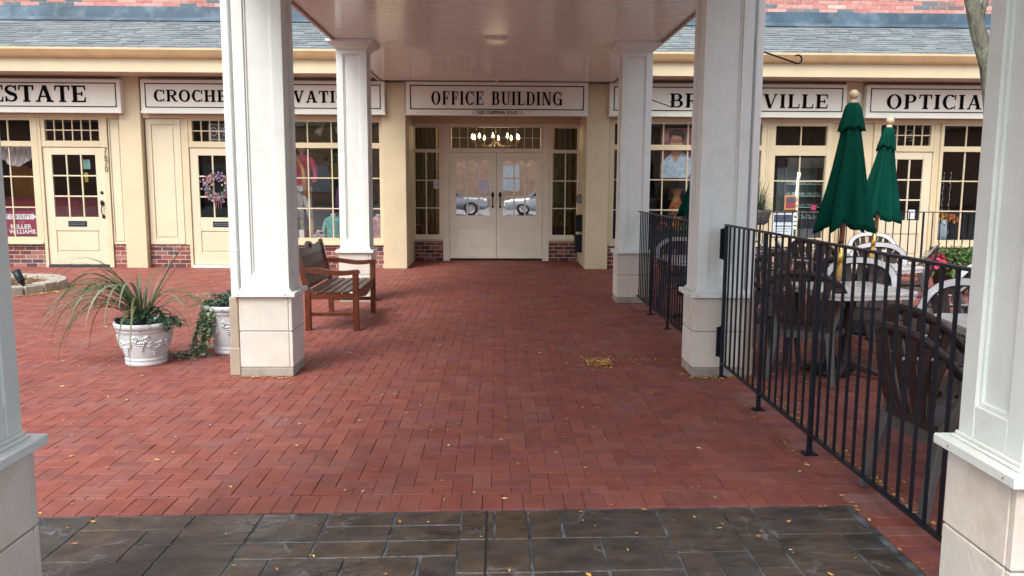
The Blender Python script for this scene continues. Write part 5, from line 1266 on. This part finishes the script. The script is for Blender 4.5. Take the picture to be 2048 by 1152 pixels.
flat(a, ell(3.25, 2.21, 0.09, 0.07, 16, 180, 360), Yp - 0.0105); a.build('hair', mat('poster_hair', (0.035, 0.022, 0.022), 0.6, 0.4, 20), t)
a = MB()
for cx in (3.205, 3.295):
    o_ = ell(cx, 2.315, 0.041, 0.027, 18); i_ = ell(cx, 2.315, 0.033, 0.020, 18)
    for k in range(18): flat(a, [o_[k], o_[(k + 1) % 18], i_[(k + 1) % 18], i_[k]], Yp - 0.014 - 0.0001 * (k % 2))
flat(a, [(3.243, 2.318), (3.257, 2.318), (3.257, 2.326), (3.243, 2.326)], Yp - 0.0145); flat(a, [(3.335, 2.32), (3.37, 2.325), (3.37, 2.332), (3.335, 2.328)], Yp - 0.0145)
a.build('glasses', BLACK, t)
a = MB(); flat(a, ell(3.205, 2.313, 0.010, 0.006, 8), Yp - 0.0125); flat(a, ell(3.295, 2.313, 0.010, 0.006, 8), Yp - 0.0125); flat(a, [(3.222, 2.212), (3.275, 2.212), (3.262, 2.200), (3.235, 2.200)], Yp - 0.0125); flat(a, [(3.240, 2.245), (3.262, 2.245), (3.251, 2.262)], Yp - 0.0125)
a.build('eyes_and_mouth', mat('poster_dark', (0.10, 0.04, 0.035), 0.6), t)
t = thing('vase', (3.33, 15.15, 0.50), 'tan urn with orange flowers behind the glass below the poster', 'vase')
a = MB(); a.lathe([(0.05, 0.5), (0.07, 0.52), (0.05, 0.62), (0.12, 0.9), (0.15, 1.05), (0.10, 1.2), (0.06, 1.32), (0.10, 1.44), (0.12, 1.46)], (3.36, 15.15, 0), 22); a.build('urn', mat('urn', (0.34, 0.16, 0.06), 0.5, 0.4, 8), t)
a = MB(); flowers(a, (3.36, 14.98, 1.08), 0.17, 0.08, 0.14, 50, 0.03, [(0.8, 0.15, 0.02), (0.75, 0.28, 0.04)], rr); a.build('blossoms', PETAL, t)
t = thing('vase', (8.32, 15.1, 0.50), 'blue and white vase of yellow and orange flowers in the far right window', 'vase')
a = MB(); a.lathe([(0.06, 0.5), (0.09, 0.52), (0.13, 0.68), (0.10, 0.84), (0.12, 0.92), (0.11, 0.92)], (8.30, 14.98, 0), 22); a.build('vase_body', mat('vase_blue', (0.35, 0.42, 0.5), 0.3, 0.5, 6), t)
a = MB(); bush(a, (8.30, 15.0, 0.85), 0.16, 0.12, 0.1, 60, 0.06, 0.03, PG, rr); a.build('leaves', LEAF, t)
a = MB(); flowers(a, (8.22, 14.93, 0.93), 0.15, 0.10, 0.13, 70, 0.045, [(0.85, 0.42, 0.02), (0.9, 0.55, 0.05)], rr); flowers(a, (8.44, 14.93, 0.88), 0.14, 0.10, 0.13, 60, 0.045, [(0.85, 0.20, 0.03), (0.8, 0.3, 0.05)], rr); a.build('blossoms', PETAL, t)
# lit showcase
t = thing('showcase', (5.75, 15.3, 0.5), 'glass display case with a bright vertical light strip in the window behind the umbrellas', 'display case')
GR = mat('case_grey', (0.14, 0.14, 0.15), 0.5)
a = MB(); a.box(5.36, 5.40, 15.1, 15.14, 0.5, 2.02); a.box(6.08, 6.12, 15.1, 15.14, 0.5, 2.02); a.box(5.36, 6.12, 15.1, 15.5, 1.86, 2.04); a.box(5.36, 6.12, 15.1, 15.5, 0.5, 0.72); a.box(5.36, 6.12, 15.5, 15.53, 0.5, 2.02); a.build('case_frame', GR, t)
a = MB()
for z in (0.92, 1.12, 1.33, 1.55): a.box(5.40, 6.08, 15.13, 15.45, z, z + 0.008)
a.build('shelf', mat('shelf_glass', (0.35, 0.6, 0.55), 0.1, 0.1), t)
a = MB(); a.tube([(5.61, 15.12, 1.30), (5.63, 15.12, 1.77)], 0.022, 10)
for z in (0.74, 0.82, 0.90, 1.0, 1.1, 1.2): a.ball((5.60, 15.12, z), 0.018, 8)
a.build('light_strip', mat('led', (1, 1, 1), 0.5, 0, emit=(0.85, 1.0, 0.97), estr=5.0), t)
a = MB()
for z in (0.935, 1.135, 1.345, 1.565):
    for k in range(5):
        x = 5.46 + k * 0.14; r = 0.024
        for sx in (-1, 1): a.tube([(x + sx * 0.027 + r * math.cos(b), 15.2, z + 0.03 + r * math.sin(b)) for b in [i * 0.785 for i in range(9)]], 0.004, 5)
a.build('spectacles', mat('spectacle_frames', (0.5, 0.55, 0.6), 0.2, metallic=0.8), t)
a = MB(); a.box(5.88, 5.97, 15.08, 15.1, 1.08, 1.17); tag(a.build('price_card', mat('card_pink', (0.75, 0.08, 0.2), 0.5), loc=(5.92, 15.1, 1.08)), 'small pink card in the display case window', 'card')
a = MB(); a.box(7.56, 7.68, 14.775, 14.7765, 0.93, 1.10); tag(a.build('door_sticker', mat('sticker_white', (0.6, 0.65, 0.7), 0.5), loc=(7.62, 14.77, 0.93)), 'white card sticker low in the glass of the right shop door', 'sticker')
# bead strings
a = MB()
for x in (8.18, 8.32, 8.45):
    for k in range(26): a.ball((x + 0.01 * math.sin(k), 15.05, 1.78 - k * 0.033), 0.009 if k % 3 else 0.014, 5)
tag(a.build('bead_strings', CHROME, loc=(8.3, 15.05, 0.9)), 'three hanging strings of beads in the far right window', 'bead strings')
# gold script in transom of right door + OPEN in left transom
t = thing('open_sign', (-4.95, 14.80, 2.3), 'unlit neon sign reading OPEN in the transom above the wreath door', 'neon sign')
a = MB(); a.box(-5.17, -4.66, 14.86, 14.89, 2.275, 2.58); a.build('panel', mat('neon_panel', (0.05, 0.05, 0.07), 0.5), t)
a = MB(); 
for (u0, u1, v0, v1) in ((-5.155, -4.675, 2.29, 2.298), (-5.155, -4.675, 2.557, 2.565), (-5.155, -5.147, 2.298, 2.557), (-4.683, -4.675, 2.298, 2.557)): a.box(u0, u1, 14.85, 14.859, v0, v1)
a.build('frame_tube', mat('neon_glass', (0.55, 0.56, 0.60), 0.4), t)
textmesh('OPEN', 0.235, 'lettering', mat('neon_glass', (0.55, 0.56, 0.60), 0.4), t, (-4.915, 14.852, 2.425), sx=0.72, ext=0.003, bold=-0.003)
a = MB()
for k in range(2):
    for s_ in (-1, 1):
        pts = []
        for i in range(28): b = i / 27 * 5.2; r = 0.10 * (1 - b / 6.2); pts.append((7.35 + s_ * (0.15 - r * math.cos(b)) + k * 0.0, 14.79, 2.49 - 0.13 * k + 0.6 * r * math.sin(b)))
        a.tube(pts, 0.005, 4)
tag(a.build('scroll_decal', mat('decal_grey', (0.35, 0.42, 0.42), 0.5), loc=(7.35, 14.79, 2.4)), 'pale scrollwork decal in the transom over the right shop door', 'decal')

# left window sign, curtain, wreath
t = thing('window_sign', (-8.6, 14.72, 0.57), 'maroon window sign reading AGENT ON DUTY and KELLER WILLIAMS at far left', 'window sign')
a = MB(); a.box(-9.12, -8.25, 14.778, 14.781, 0.57, 1.0); a.build('panel', mat('sign_maroon', (0.30, 0.012, 0.05), 0.4, 0.05), t)
a = MB(); flat(a, [(-9.10, 0.86), (-8.35, 0.86), (-8.35, 0.845), (-8.265, 0.905), (-8.35, 0.965), (-8.35, 0.95), (-9.10, 0.95)], 14.777); a.build('arrow', mat('sign_white', (0.75, 0.73, 0.74), 0.5), t)
textmesh('AGENT ON DUTY', 0.085, 'lettering', mat('sign_text_dark', (0.12, 0.01, 0.04), 0.5), t, (-8.70, 14.774, 0.905), sx=0.95, ext=0.001, bold=0.001)
SW = mat('sign_white', (0.75, 0.73, 0.74), 0.5)
textmesh('KELLER', 0.105, 'lettering', SW, t, (-8.56, 14.776, 0.725), sx=1.1, ext=0.001, bold=0.003)
textmesh('WILLIAMS.', 0.105, 'lettering', SW, t, (-8.53, 14.776, 0.635), sx=1.0, ext=0.001, bold=0.003)
textmesh('KW', 0.06, 'lettering', mat('sign_pink', (0.5, 0.2, 0.25), 0.5), t, (-8.54, 14.776, 0.80), ext=0.001)
a = MB(); vs = []; n = 90; m_ = 8
for i in range(n + 1):
    x = -10.3 + (2.05) * i / n; u = (x + 8.66) / 0.42
    for j in range(m_ + 1):
        f = j / m_; drop = 0.26 + 0.10 * math.cos(u * 2 * math.pi / 2.0); vs.append((x, 14.95 + 0.02 * math.sin(i * 1.3 + j * 0.9) + 0.012 * math.sin(i * 2.9), 2.16 - drop * f + 0.01 * math.sin(i * 0.8 + j)))
a.smooth = True; a.add(vs, [(i * (m_ + 1) + j, (i + 1) * (m_ + 1) + j, (i + 1) * (m_ + 1) + j + 1, i * (m_ + 1) + j + 1) for i in range(n) for j in range(m_)])
tag(a.build('valance_curtain', mat('sheer_curtain', (0.42, 0.36, 0.36), 0.8, 0.25, 5, stretch=(6, 1, 1)), loc=(-9, 14.95, 2)), 'gathered pale valance curtain in the far left window', 'curtain')
a = MB(); a.box(-10.05, -9.75, 17.2, 17.25, 0.95, 1.85); a.box(-9.72, -9.55, 17.15, 17.2, 0.95, 1.8)
tag(a.build('wall_hanging', mat('ochre_cloth', (0.55, 0.22, 0.03), 0.8, 0.4, 3), loc=(-8.9, 17.2, 0.7)), 'orange ochre hanging inside the far left shop', 'hanging')
a = MB(); a.lathe([(0.001, 2.58), (0.10, 2.57), (0.20, 2.52), (0.26, 2.42), (0.28, 2.36), (0.24, 2.35)], (-7.38, 16.0, 0), 24)
tag(a.build('ceiling_lamp', mat('lamp_white', (0.5, 0.48, 0.46), 0.5), loc=(-7.38, 16.0, 2.4)), 'pale ceiling lamp shade seen through the transom of the left door', 'ceiling lamp')
a = MB(); a.box(-7.42, -7.30, 14.86, 14.864, 1.76, 1.93); tag(a.build('card_notice', mat('card_teal', (0.25, 0.45, 0.42), 0.5), loc=(-7.35, 14.86, 1.76)), 'pale green card seen through the left door', 'card')
a = MB(); a.box(-7.41, -7.35, 14.86, 14.864, 1.53, 1.70); tag(a.build('card_notice', mat('card_yellow', (0.65, 0.5, 0.05), 0.5), loc=(-7.37, 14.86, 1.53)), 'yellow card seen through the left door', 'card')
t = thing('wreath', (-4.98, 14.72, 1.45), 'wreath of pink, lilac and blue flowers hanging on the second shop door', 'wreath')
a = MB(); rr = random.Random(31); WC = (-4.98, 14.715, 1.45)
fw = MB(); PW = [(0.55, 0.22, 0.32), (0.32, 0.24, 0.5), (0.62, 0.45, 0.5), (0.18, 0.22, 0.42), (0.6, 0.5, 0.25), (0.45, 0.10, 0.22)]
for k in range(420):
    b = rr.uniform(0, 6.28); r = 0.20 + rr.gauss(0, 0.038); p = (WC[0] + r * math.cos(b), WC[1] - rr.uniform(0, 0.06), WC[2] + r * math.sin(b))
    d = (rr.uniform(-1, 1), rr.uniform(-1, 0), rr.uniform(-1, 1))
    if k % 5 < 2: a.cc = jit(rr.choice([(0.05, 0.10, 0.05), (0.08, 0.15, 0.10)]), 0.2); leaf(a, p, d, 0.06, 0.03, up=(0, -1, 0), seg=1)
    else:
        fw.cc = jit(rr.choice(PW), 0.25)
        for q in range(5):
            bb_ = 2 * math.pi * q / 5; leaf(fw, p, (math.cos(bb_), -0.4, math.sin(bb_)), 0.024, 0.02, up=(0, -1, 0), seg=1, bend=0)
a.build('leaves', LEAF, t); fw.build('blossoms', PETAL, t)
a = MB()
for k in range(3): a.tube([(WC[0] - 0.02 + 0.02 * k, WC[1] - 0.03, WC[2] - 0.18), (WC[0] - 0.03 + 0.04 * k, WC[1] - 0.03, WC[2] - 0.30), (WC[0] - 0.05 + 0.05 * k, WC[1] - 0.03, WC[2] - 0.38)], 0.004, 5)
a.build('ribbon', mat('ribbon_pink', (0.55, 0.25, 0.35), 0.5), t)

# clothes shop display (person shaped mannequins without heads or with plain ones)
def torso(x, y, z, s, t, m_c, name='garment', wide=1.0, arms=True):
    a = MB()
    prof = [(0.10, 0.0), (0.125, 0.06), (0.105, 0.18), (0.10, 0.24), (0.125, 0.34), (0.13, 0.42), (0.10, 0.48), (0.05, 0.515)]
    a.lathe([(r * s * wide, zz * s) for r, zz in prof], (x, y, z), 20, 1.25, 0.8)
    if arms:
        for sx in (-1, 1): a.tube([(x + sx * 0.12 * s, y, z + 0.46 * s), (x + sx * 0.19 * s, y - 0.01, z + 0.36 * s), (x + sx * 0.22 * s, y - 0.03, z + 0.22 * s), (x + sx * 0.21 * s, y - 0.08, z + 0.08 * s)], [0.05 * s, 0.05 * s, 0.043 * s, 0.042 * s], 10)
    return a.build(name, m_c, t)
SKIN = mat('mannequin_tan', (0.50, 0.32, 0.24), 0.5)
PINK = mat('pink_knit', (0.62, 0.06, 0.16), 0.8, 0.3, 30); TEAL = mat('teal_top', (0.05, 0.38, 0.36), 0.7, 0.3, 14, stain=(0.6, 0.6, 0.5), stain_amt=0.5, stain_scale=12)
WTR = mat('white_cloth', (0.62, 0.60, 0.60), 0.8, 0.1, 5)
t = thing('mannequin', (-3.60, 15.25, 0.5), 'mannequin in a pink jacket and white trousers in the window behind the bench', 'mannequin')
torso(-3.60, 15.25, 1.45, 1.15, t, PINK, 'jacket')
a = MB(); a.lathe([(0.16, 1.38), (0.14, 1.46), (0.12, 1.5)], (-3.60, 15.25, 0), 18, 1.2, 0.8)
for sx in (-1, 1): a.tube([(-3.60 + sx * 0.07, 15.25, 1.42), (-3.58 + sx * 0.08, 15.24, 1.1), (-3.55 + sx * 0.09, 15.25, 0.88)], [0.095, 0.075, 0.06], 12)
a.build('trousers', WTR, t)
a = MB()
for sx in (-1, 1): a.tube([(-3.55 + sx * 0.09, 15.25, 0.9), (-3.53 + sx * 0.09, 15.25, 0.56), (-3.52 + sx * 0.09, 15.17, 0.52)], [0.045, 0.03, 0.03], 10); 
a.ball((-3.60, 15.25, 2.18), 0.09, 12, 0.85, 1, 1.25); a.tube([(-3.6, 15.25, 2.0), (-3.6, 15.25, 2.12)], 0.045, 10)
a.build('body', SKIN, t)
a = MB(); a.tube([(-3.70, 15.1, 2.05), (-3.55, 15.08, 1.8), (-3.5, 15.1, 1.3)], [0.03, 0.04, 0.05], 8); a.build('scarf', mat('orange_scarf', (0.7, 0.3, 0.08), 0.7), t)
t = thing('dress_form', (-3.05, 15.15, 0.5), 'small dress form in a teal print top in the window above the bench', 'dress form')
torso(-3.03, 15.15, 0.52, 0.78, t, TEAL, 'top', 1.25)
a = MB(); a.tube([(-3.03, 15.15, 0.90), (-3.03, 15.15, 0.965)], [0.05, 0.042], 14); a.ball((-3.03, 15.15, 0.965), 0.04, 8, 1, 1, 0.3); a.build('neck', WTR, t)
t = thing('dress_form', (-2.25, 15.15, 0.5), 'dress form in a pink and white top at the right end of the clothes window', 'dress form')
torso(-2.20, 15.15, 0.52, 0.78, t, mat('pink_white', (0.6, 0.28, 0.32), 0.8, 0.5, 9, stain=(0.65, 0.62, 0.66), stain_amt=0.9, stain_scale=9), 'top', 1.1)
a = MB(); a.tube([(-2.20, 15.15, 0.90), (-2.20, 15.15, 0.965)], [0.05, 0.042], 14); a.build('neck', WTR, t)
t = thing('dress_form', (-2.75, 15.6, 0.5), 'dress form in a purple dress behind the far left column', 'dress form')
torso(-2.78, 15.6, 1.0, 1.1, t, mat('purple_cloth', (0.16, 0.04, 0.18), 0.8, 0.3, 5), 'dress', 1.1); a = MB(); a.lathe([(0.13, 1.05), (0.2, 0.6), (0.22, 0.52)], (-2.78, 15.6, 0), 18); a.build('skirt', mat('purple_cloth', (0.1, 0.03, 0.12)), t)
a = MB()
for k in range(40): a.ball((-3.27 + rr.uniform(-.09, .09), 15.02 + rr.uniform(-.05, .05), 0.53 + rr.uniform(0, 0.05 + 0.08 * (k % 3 == 0))), 0.03, 6, 1.2, 1, 0.6)
tag(a.build('folded_cloth', WTR, loc=(-3.27, 15.02, 0.5)), 'crumpled white cloth on the clothes window ledge', 'cloth')
a = MB(); a.box(-3.62, -3.53, 14.95, 15.03, 0.502, 0.68); tag(a.build('gift_box', WHD, loc=(-3.58, 15, 0.5)), 'small white box at the left of the clothes window', 'box')
a = MB(); a.lathe([(0.001, 1.98), (0.12, 1.96), (0.19, 1.86), (0.27, 1.70), (0.30, 1.62)], (-3.13, 16.6, 0), 24); tag(a.build('reflection_dome', mat('yellow_reflection', (0.62, 0.42, 0.10), 0.7), loc=(-3.1, 16.6, 1.6)), 'round yellow shape standing in for a reflection in the clothes window', 'reflection shape')  # yellow dome stands in for a reflection in the window glass
a = MB(); a.box(-3.4, -2.99, 16.9, 17.0, 1.98, 2.14); tag(a.build('green_garment', mat('green_cloth', (0.08, 0.28, 0.08), 0.8, 0.4, 9), loc=(-3.2, 16.9, 2.0)), 'green garment hung above the yellow reflection shape', 'garment')
for x, y, ax, lab in ((-3.22, 15.4, -0.25, 'left white spotlight under the ceiling of the clothes window'), (-2.98, 15.4, 0.3, 'right white spotlight under the ceiling of the clothes window')):
    t = thing('track_light', (x, y, 2.6), lab, 'spotlight', 'spotlights in the clothes window')
    a = MB(); a.tube([(x, y, 2.9), (x, y, 2.62)], 0.01, 6); a.build('stem', WHD, t)
    a = MB(); a.tube([(x, y, 2.63), (x + ax * 0.1, y - 0.05, 2.55), (x + ax * 0.35, y - 0.13, 2.44)], [0.035, 0.045, 0.068], 14); a.build('lamp_head', WHD, t)

# ------------------------------------------------------------------ lobby
t = thing('chandelier', (0.05, 18.2, 2.4), 'bronze chandelier with lit candle bulbs seen through the transom over the office doors', 'chandelier')
a = MB(); CX, CY = -0.02, 18.2; a.tube([(CX, CY, 3.1), (CX, CY, 2.42)], [0.012, 0.012], 8); a.lathe([(0.001, 2.66), (0.03, 2.62), (0.05, 2.52), (0.02, 2.46), (0.06, 2.40), (0.03, 2.34), (0.001, 2.32)], (CX, CY, 0), 16)
bl = MB(); nb_ = 10
pts_b = []
for k in range(nb_):
    b = 2 * math.pi * k / nb_ + 0.2; x, y = CX + 0.52 * math.cos(b), CY + 0.45 * math.sin(b)
    a.tube([(CX + 0.04 * math.cos(b), CY + 0.04 * math.sin(b), 2.44), (CX + 0.2 * math.cos(b), CY + 0.2 * math.sin(b), 2.34), (CX + 0.42 * math.cos(b), CY + 0.36 * math.sin(b), 2.36), (x, y, 2.44)], 0.009, 6)
    a.tube([(x, y, 2.43), (x, y, 2.50)], 0.013, 8); bl.lathe([(0.001, 2.505), (0.022, 2.52), (0.028, 2.55), (0.016, 2.59), (0.001, 2.625)], (x, y, 0), 10); pts_b.append((x, y))
a.build('bronze_arms', BRONZE, t); bl.build('bulb', mat('bulb_glow', (1, 0.8, 0.5), 0.5, 0, emit=(1.0, 0.72, 0.38), estr=9), t)
pl_ = bpy.data.lights.new('chandelier_light', 'POINT'); pl_.energy = 32; pl_.color = (1.0, 0.74, 0.42); pl_.shadow_soft_size = 0.4; pl_.specular_factor = 0.0
po = bpy.data.objects.new('chandelier_light', pl_); COL.objects.link(po); po.parent = t; po.location = (-0.07, 0, 0.1)
for (x0, x1, lab) in ((-1.75, -1.25, 'gold drape behind the left sidelight of the office entrance'), (1.15, 1.8, 'gold drape behind the right sidelight of the office entrance')):
    a = MB(); n = 60; vs = []
    for i in range(n + 1):
        x = x0 + (x1 - x0) * i / n
        for z in (0.1, 1.4, 2.8): vs.append((x, 17.6 + 0.045 * math.sin(i * 0.55) + 0.02 * math.sin(i * 0.23 + z), z))
    a.smooth = True; a.add(vs, [(3 * i + j, 3 * i + 3 + j, 3 * i + 4 + j, 3 * i + 1 + j) for i in range(n) for j in range(2)])
    tag(a.build('drape', DRAPE, loc=((x0 + x1) / 2, 17.6, 0.1)), lab, 'drape', 'gold lobby drapes')
for (x, lab, s_) in ((-1.52, 'leafy potted tree behind the left sidelight of the office entrance', 3), (1.30, 'leafy potted tree behind the right sidelight of the office entrance', 4)):
    t = thing('potted_tree', (x, 16.9, 0), lab, 'potted tree', 'indoor trees behind the sidelights'); rr = random.Random(s_)
    a = MB(); a.lathe([(0.12, 0.02), (0.14, 0.04), (0.19, 0.36), (0.20, 0.38), (0.17, 0.38), (0.16, 0.32)], (x, 16.9, 0.3), 20); a.build('pot', mat('pot_plum', (0.10, 0.03, 0.03), 0.4), t)
    a = MB(); a.tube([(x, 16.9, 0.6), (x + 0.02, 16.9, 1.2), (x - 0.02, 16.9, 2.0)], [0.018, 0.015, 0.008], 7); a.build('trunk', mat('stem_brown', (0.12, 0.08, 0.05), 0.8), t)
    a = MB()
    for k in range(800 if s_ == 4 else 650):
        z = rr.uniform(0.75, 2.3) if s_ == 4 else rr.uniform(1.0, 2.35); a.cc = jit(rr.choice([(0.04, 0.11, 0.02), (0.07, 0.17, 0.03), (0.14, 0.20, 0.04)]), 0.2)
        leaf(a, (x + rr.gauss(0, 0.17), 16.62 + rr.gauss(0, 0.09), z), (rr.uniform(-1, 1), rr.uniform(-1, 1), rr.uniform(-0.8, 0.5)), 0.085, 0.036, seg=1)
    a.build('leaves', LEAF, t)

# ------------------------------------------------------------------ behind the camera: what the door panes mirror
def car(loc, rz, m_body, label):
    t = thing('parked_car', (0, 0, 0), label, 'car', 'cars parked across the drive')
    a = MB(); n = 0
    st = [(-2.25, 0.45, 0.62, 0.70), (-2.15, 0.32, 0.82, 0.80), (-1.6, 0.24, 0.95, 0.86), (-0.9, 0.24, 0.98, 0.88), (0.0, 0.24, 0.96, 0.88), (0.8, 0.24, 0.95, 0.88), (1.5, 0.24, 0.86, 0.86), (2.05, 0.30, 0.74, 0.80), (2.22, 0.42, 0.60, 0.68)]
    vs = []; fs = []
    for x, zb, zt, hw in st: vs += [(x, -hw * 0.93, zb), (x, -hw, (zb + zt) / 2), (x, -hw * 0.93, zt - 0.05), (x, -hw * 0.6, zt), (x, hw * 0.6, zt), (x, hw * 0.93, zt - 0.05), (x, hw, (zb + zt) / 2), (x, hw * 0.93, zb)]
    for i in range(len(st) - 1):
        for k in range(8): k2 = (k + 1) % 8; fs.append((i * 8 + k, i * 8 + k2, i * 8 + 8 + k2, i * 8 + 8 + k))
    fs += [tuple(range(8))[::-1], tuple(range((len(st) - 1) * 8, len(st) * 8))]
    a.smooth = True; a.add(vs, fs); a.smooth = False; a.fixn = True; a.build('body', m_body, t, local=True)
    cb = [(-1.75, 0.94, 0.74), (-1.15, 1.34, 0.60), (-0.5, 1.44, 0.58), (0.25, 1.42, 0.58), (1.05, 0.93, 0.74)]
    a = MB(); vs = []; fs = []
    for x, z, hw in cb: vs += [(x, -0.80, 0.90), (x, -hw, z), (x, hw, z), (x, 0.80, 0.90)]
    for i in range(4):
        for k in range(3): fs.append((4 * i + k, 4 * i + k + 1, 4 * i + 5 + k, 4 * i + 4 + k))
    a.add(vs, fs); a.fixn = True; a.build('windows', mat('car_glass', (0.02, 0.025, 0.03), 0.06, spec=0.8), t, local=True)
    a = MB(); vs = []
    for x, z, hw in cb[1:4]: vs += [(x, -hw * 0.95, z + 0.012), (x, hw * 0.95, z + 0.012)]
    a.add(vs, [(0, 1, 3, 2), (2, 3, 5, 4)]); 
    for sy in (-1, 1):
        for x in (-0.35,): a.beam((x, sy * 0.81, 0.92), (x, sy * 0.60, 1.43), 0.06, 0.03, (1, 0, 0))
        a.beam((1.05, sy * 0.77, 0.94), (0.25, sy * 0.60, 1.42), 0.05, 0.04, (0, 1, 0)); a.beam((-1.75, sy * 0.77, 0.95), (-1.15, sy * 0.62, 1.34), 0.05, 0.06, (0, 1, 0))
    a.build('roof', m_body, t, local=True)
    for x in (-1.38, 1.38):
        for sy in (-1, 1):
            w_ = MB(); w_.lathe([(0.20, -0.10), (0.31, -0.10), (0.325, -0.06), (0.325, 0.06), (0.31, 0.10), (0.20, 0.10)], (x, sy * 0.82, 0.325), 24, M=Matrix.Rotation(R(90), 3, 'X')); o = w_.build('wheel', RUBB, t, local=True)
            r_ = MB(); r_.lathe([(0.001, -0.092), (0.06, -0.095), (0.19, -0.07), (0.205, -0.09), (0.205, 0.09), (0.19, 0.07), (0.06, 0.095), (0.001, 0.092)], (x, sy * 0.82, 0.325), 20, M=Matrix.Rotation(R(90), 3, 'X')); r_.build('rim', CHROME, o, local=True)
    for sy in (-1, 1):
        a = MB(); a.ball((2.12, sy * 0.62, 0.66), 0.10, 8, 0.8, 1.3, 0.7); a.build('headlight', mat('lamp_glass', (0.7, 0.72, 0.75), 0.1), t, local=True)
        a = MB(); a.ball((-2.16, sy * 0.64, 0.74), 0.09, 8, 0.6, 1.4, 0.8); a.build('tail_light', mat('tail_red', (0.4, 0.01, 0.01), 0.2), t, local=True)
    t.location = loc; t.rotation_euler = (0, 0, rz)
    return t
SILV = mat('silver_paint', (0.45, 0.47, 0.48), 0.25, 0.03, metallic=0.5, coat=0.6)
car((-2.6, -6.5, 0), 0.0, SILV, 'silver car parked behind the camera, mirrored in the left office door')
car((2.6, -7.2, 0), math.pi, mat('white_car_paint', (0.62, 0.63, 0.63), 0.3, 0.03, coat=0.6), 'pale car parked behind the camera, mirrored in the right office door')
t = thing('brick_house', (0, -26, 0), 'long red brick building across the drive, mirrored in the glass', 'building')
a = MB(); a.box(-70, 70, -32, -26, 0, 5.4); a.build('wall', mat('far_brick', (0.70, 0.42, 0.28), 0.9, 0.2, 3), t)
a = MB(); a.prism([(-32.6, 5.4), (-25.4, 5.4), (-29, 7.2)], -70.5, 70.5, 'yz'); a.fixn = True; a.build('roof', mat('far_roof', (0.12, 0.12, 0.13), 0.9), t)
for k in range(9):
    x = -26 + k * 6.4; a = MB(); a.box(x, x + 2.0, -25.98, -25.9, 0.9, 2.7); a.build('window', mat('white_trim', (0.75, 0.75, 0.73), 0.5), t)
for x, y, s_ in ((-9, -16, 1), (-3.5, -19, 2), (4.5, -17.5, 3), (11, -16, 4), (-16, -15, 5), (18, -17, 6)):
    t = thing('street_tree', (x, y, 0), {1: 'golden tree across the drive left of the middle', 2: 'golden tree straight across the drive', 3: 'golden tree across the drive right of the middle', 4: 'golden tree far right across the drive', 5: 'golden tree far left across the drive', 6: 'golden tree farthest right across the drive'}[s_], 'tree', 'yellowing trees across the drive'); rr = random.Random(s_ + 50)
    a = MB(); a.tube([(x, y, 0), (x + 0.1, y, 1.5), (x, y + 0.1, 3.0), (x, y, 5)], [0.18, 0.14, 0.1, 0.04], 8); a.build('trunk', BARK, t)
    a = MB()
    for c in range(16):
        cx, cy, cz = x + rr.gauss(0, 1.1), y + rr.gauss(0, 1.1), rr.uniform(2.9, 6.2)
        for k in range(60): a.cc = jit(rr.choice([(0.45, 0.33, 0.06), (0.25, 0.26, 0.05), (0.12, 0.18, 0.04)]), 0.2); leaf(a, (cx + rr.gauss(0, .4), cy + rr.gauss(0, .4), cz + rr.gauss(0, .35)), (rr.uniform(-1, 1), rr.uniform(-1, 1), rr.uniform(-1, 1)), 0.22, 0.13, seg=1)
    a.build('crown', LEAF, t)
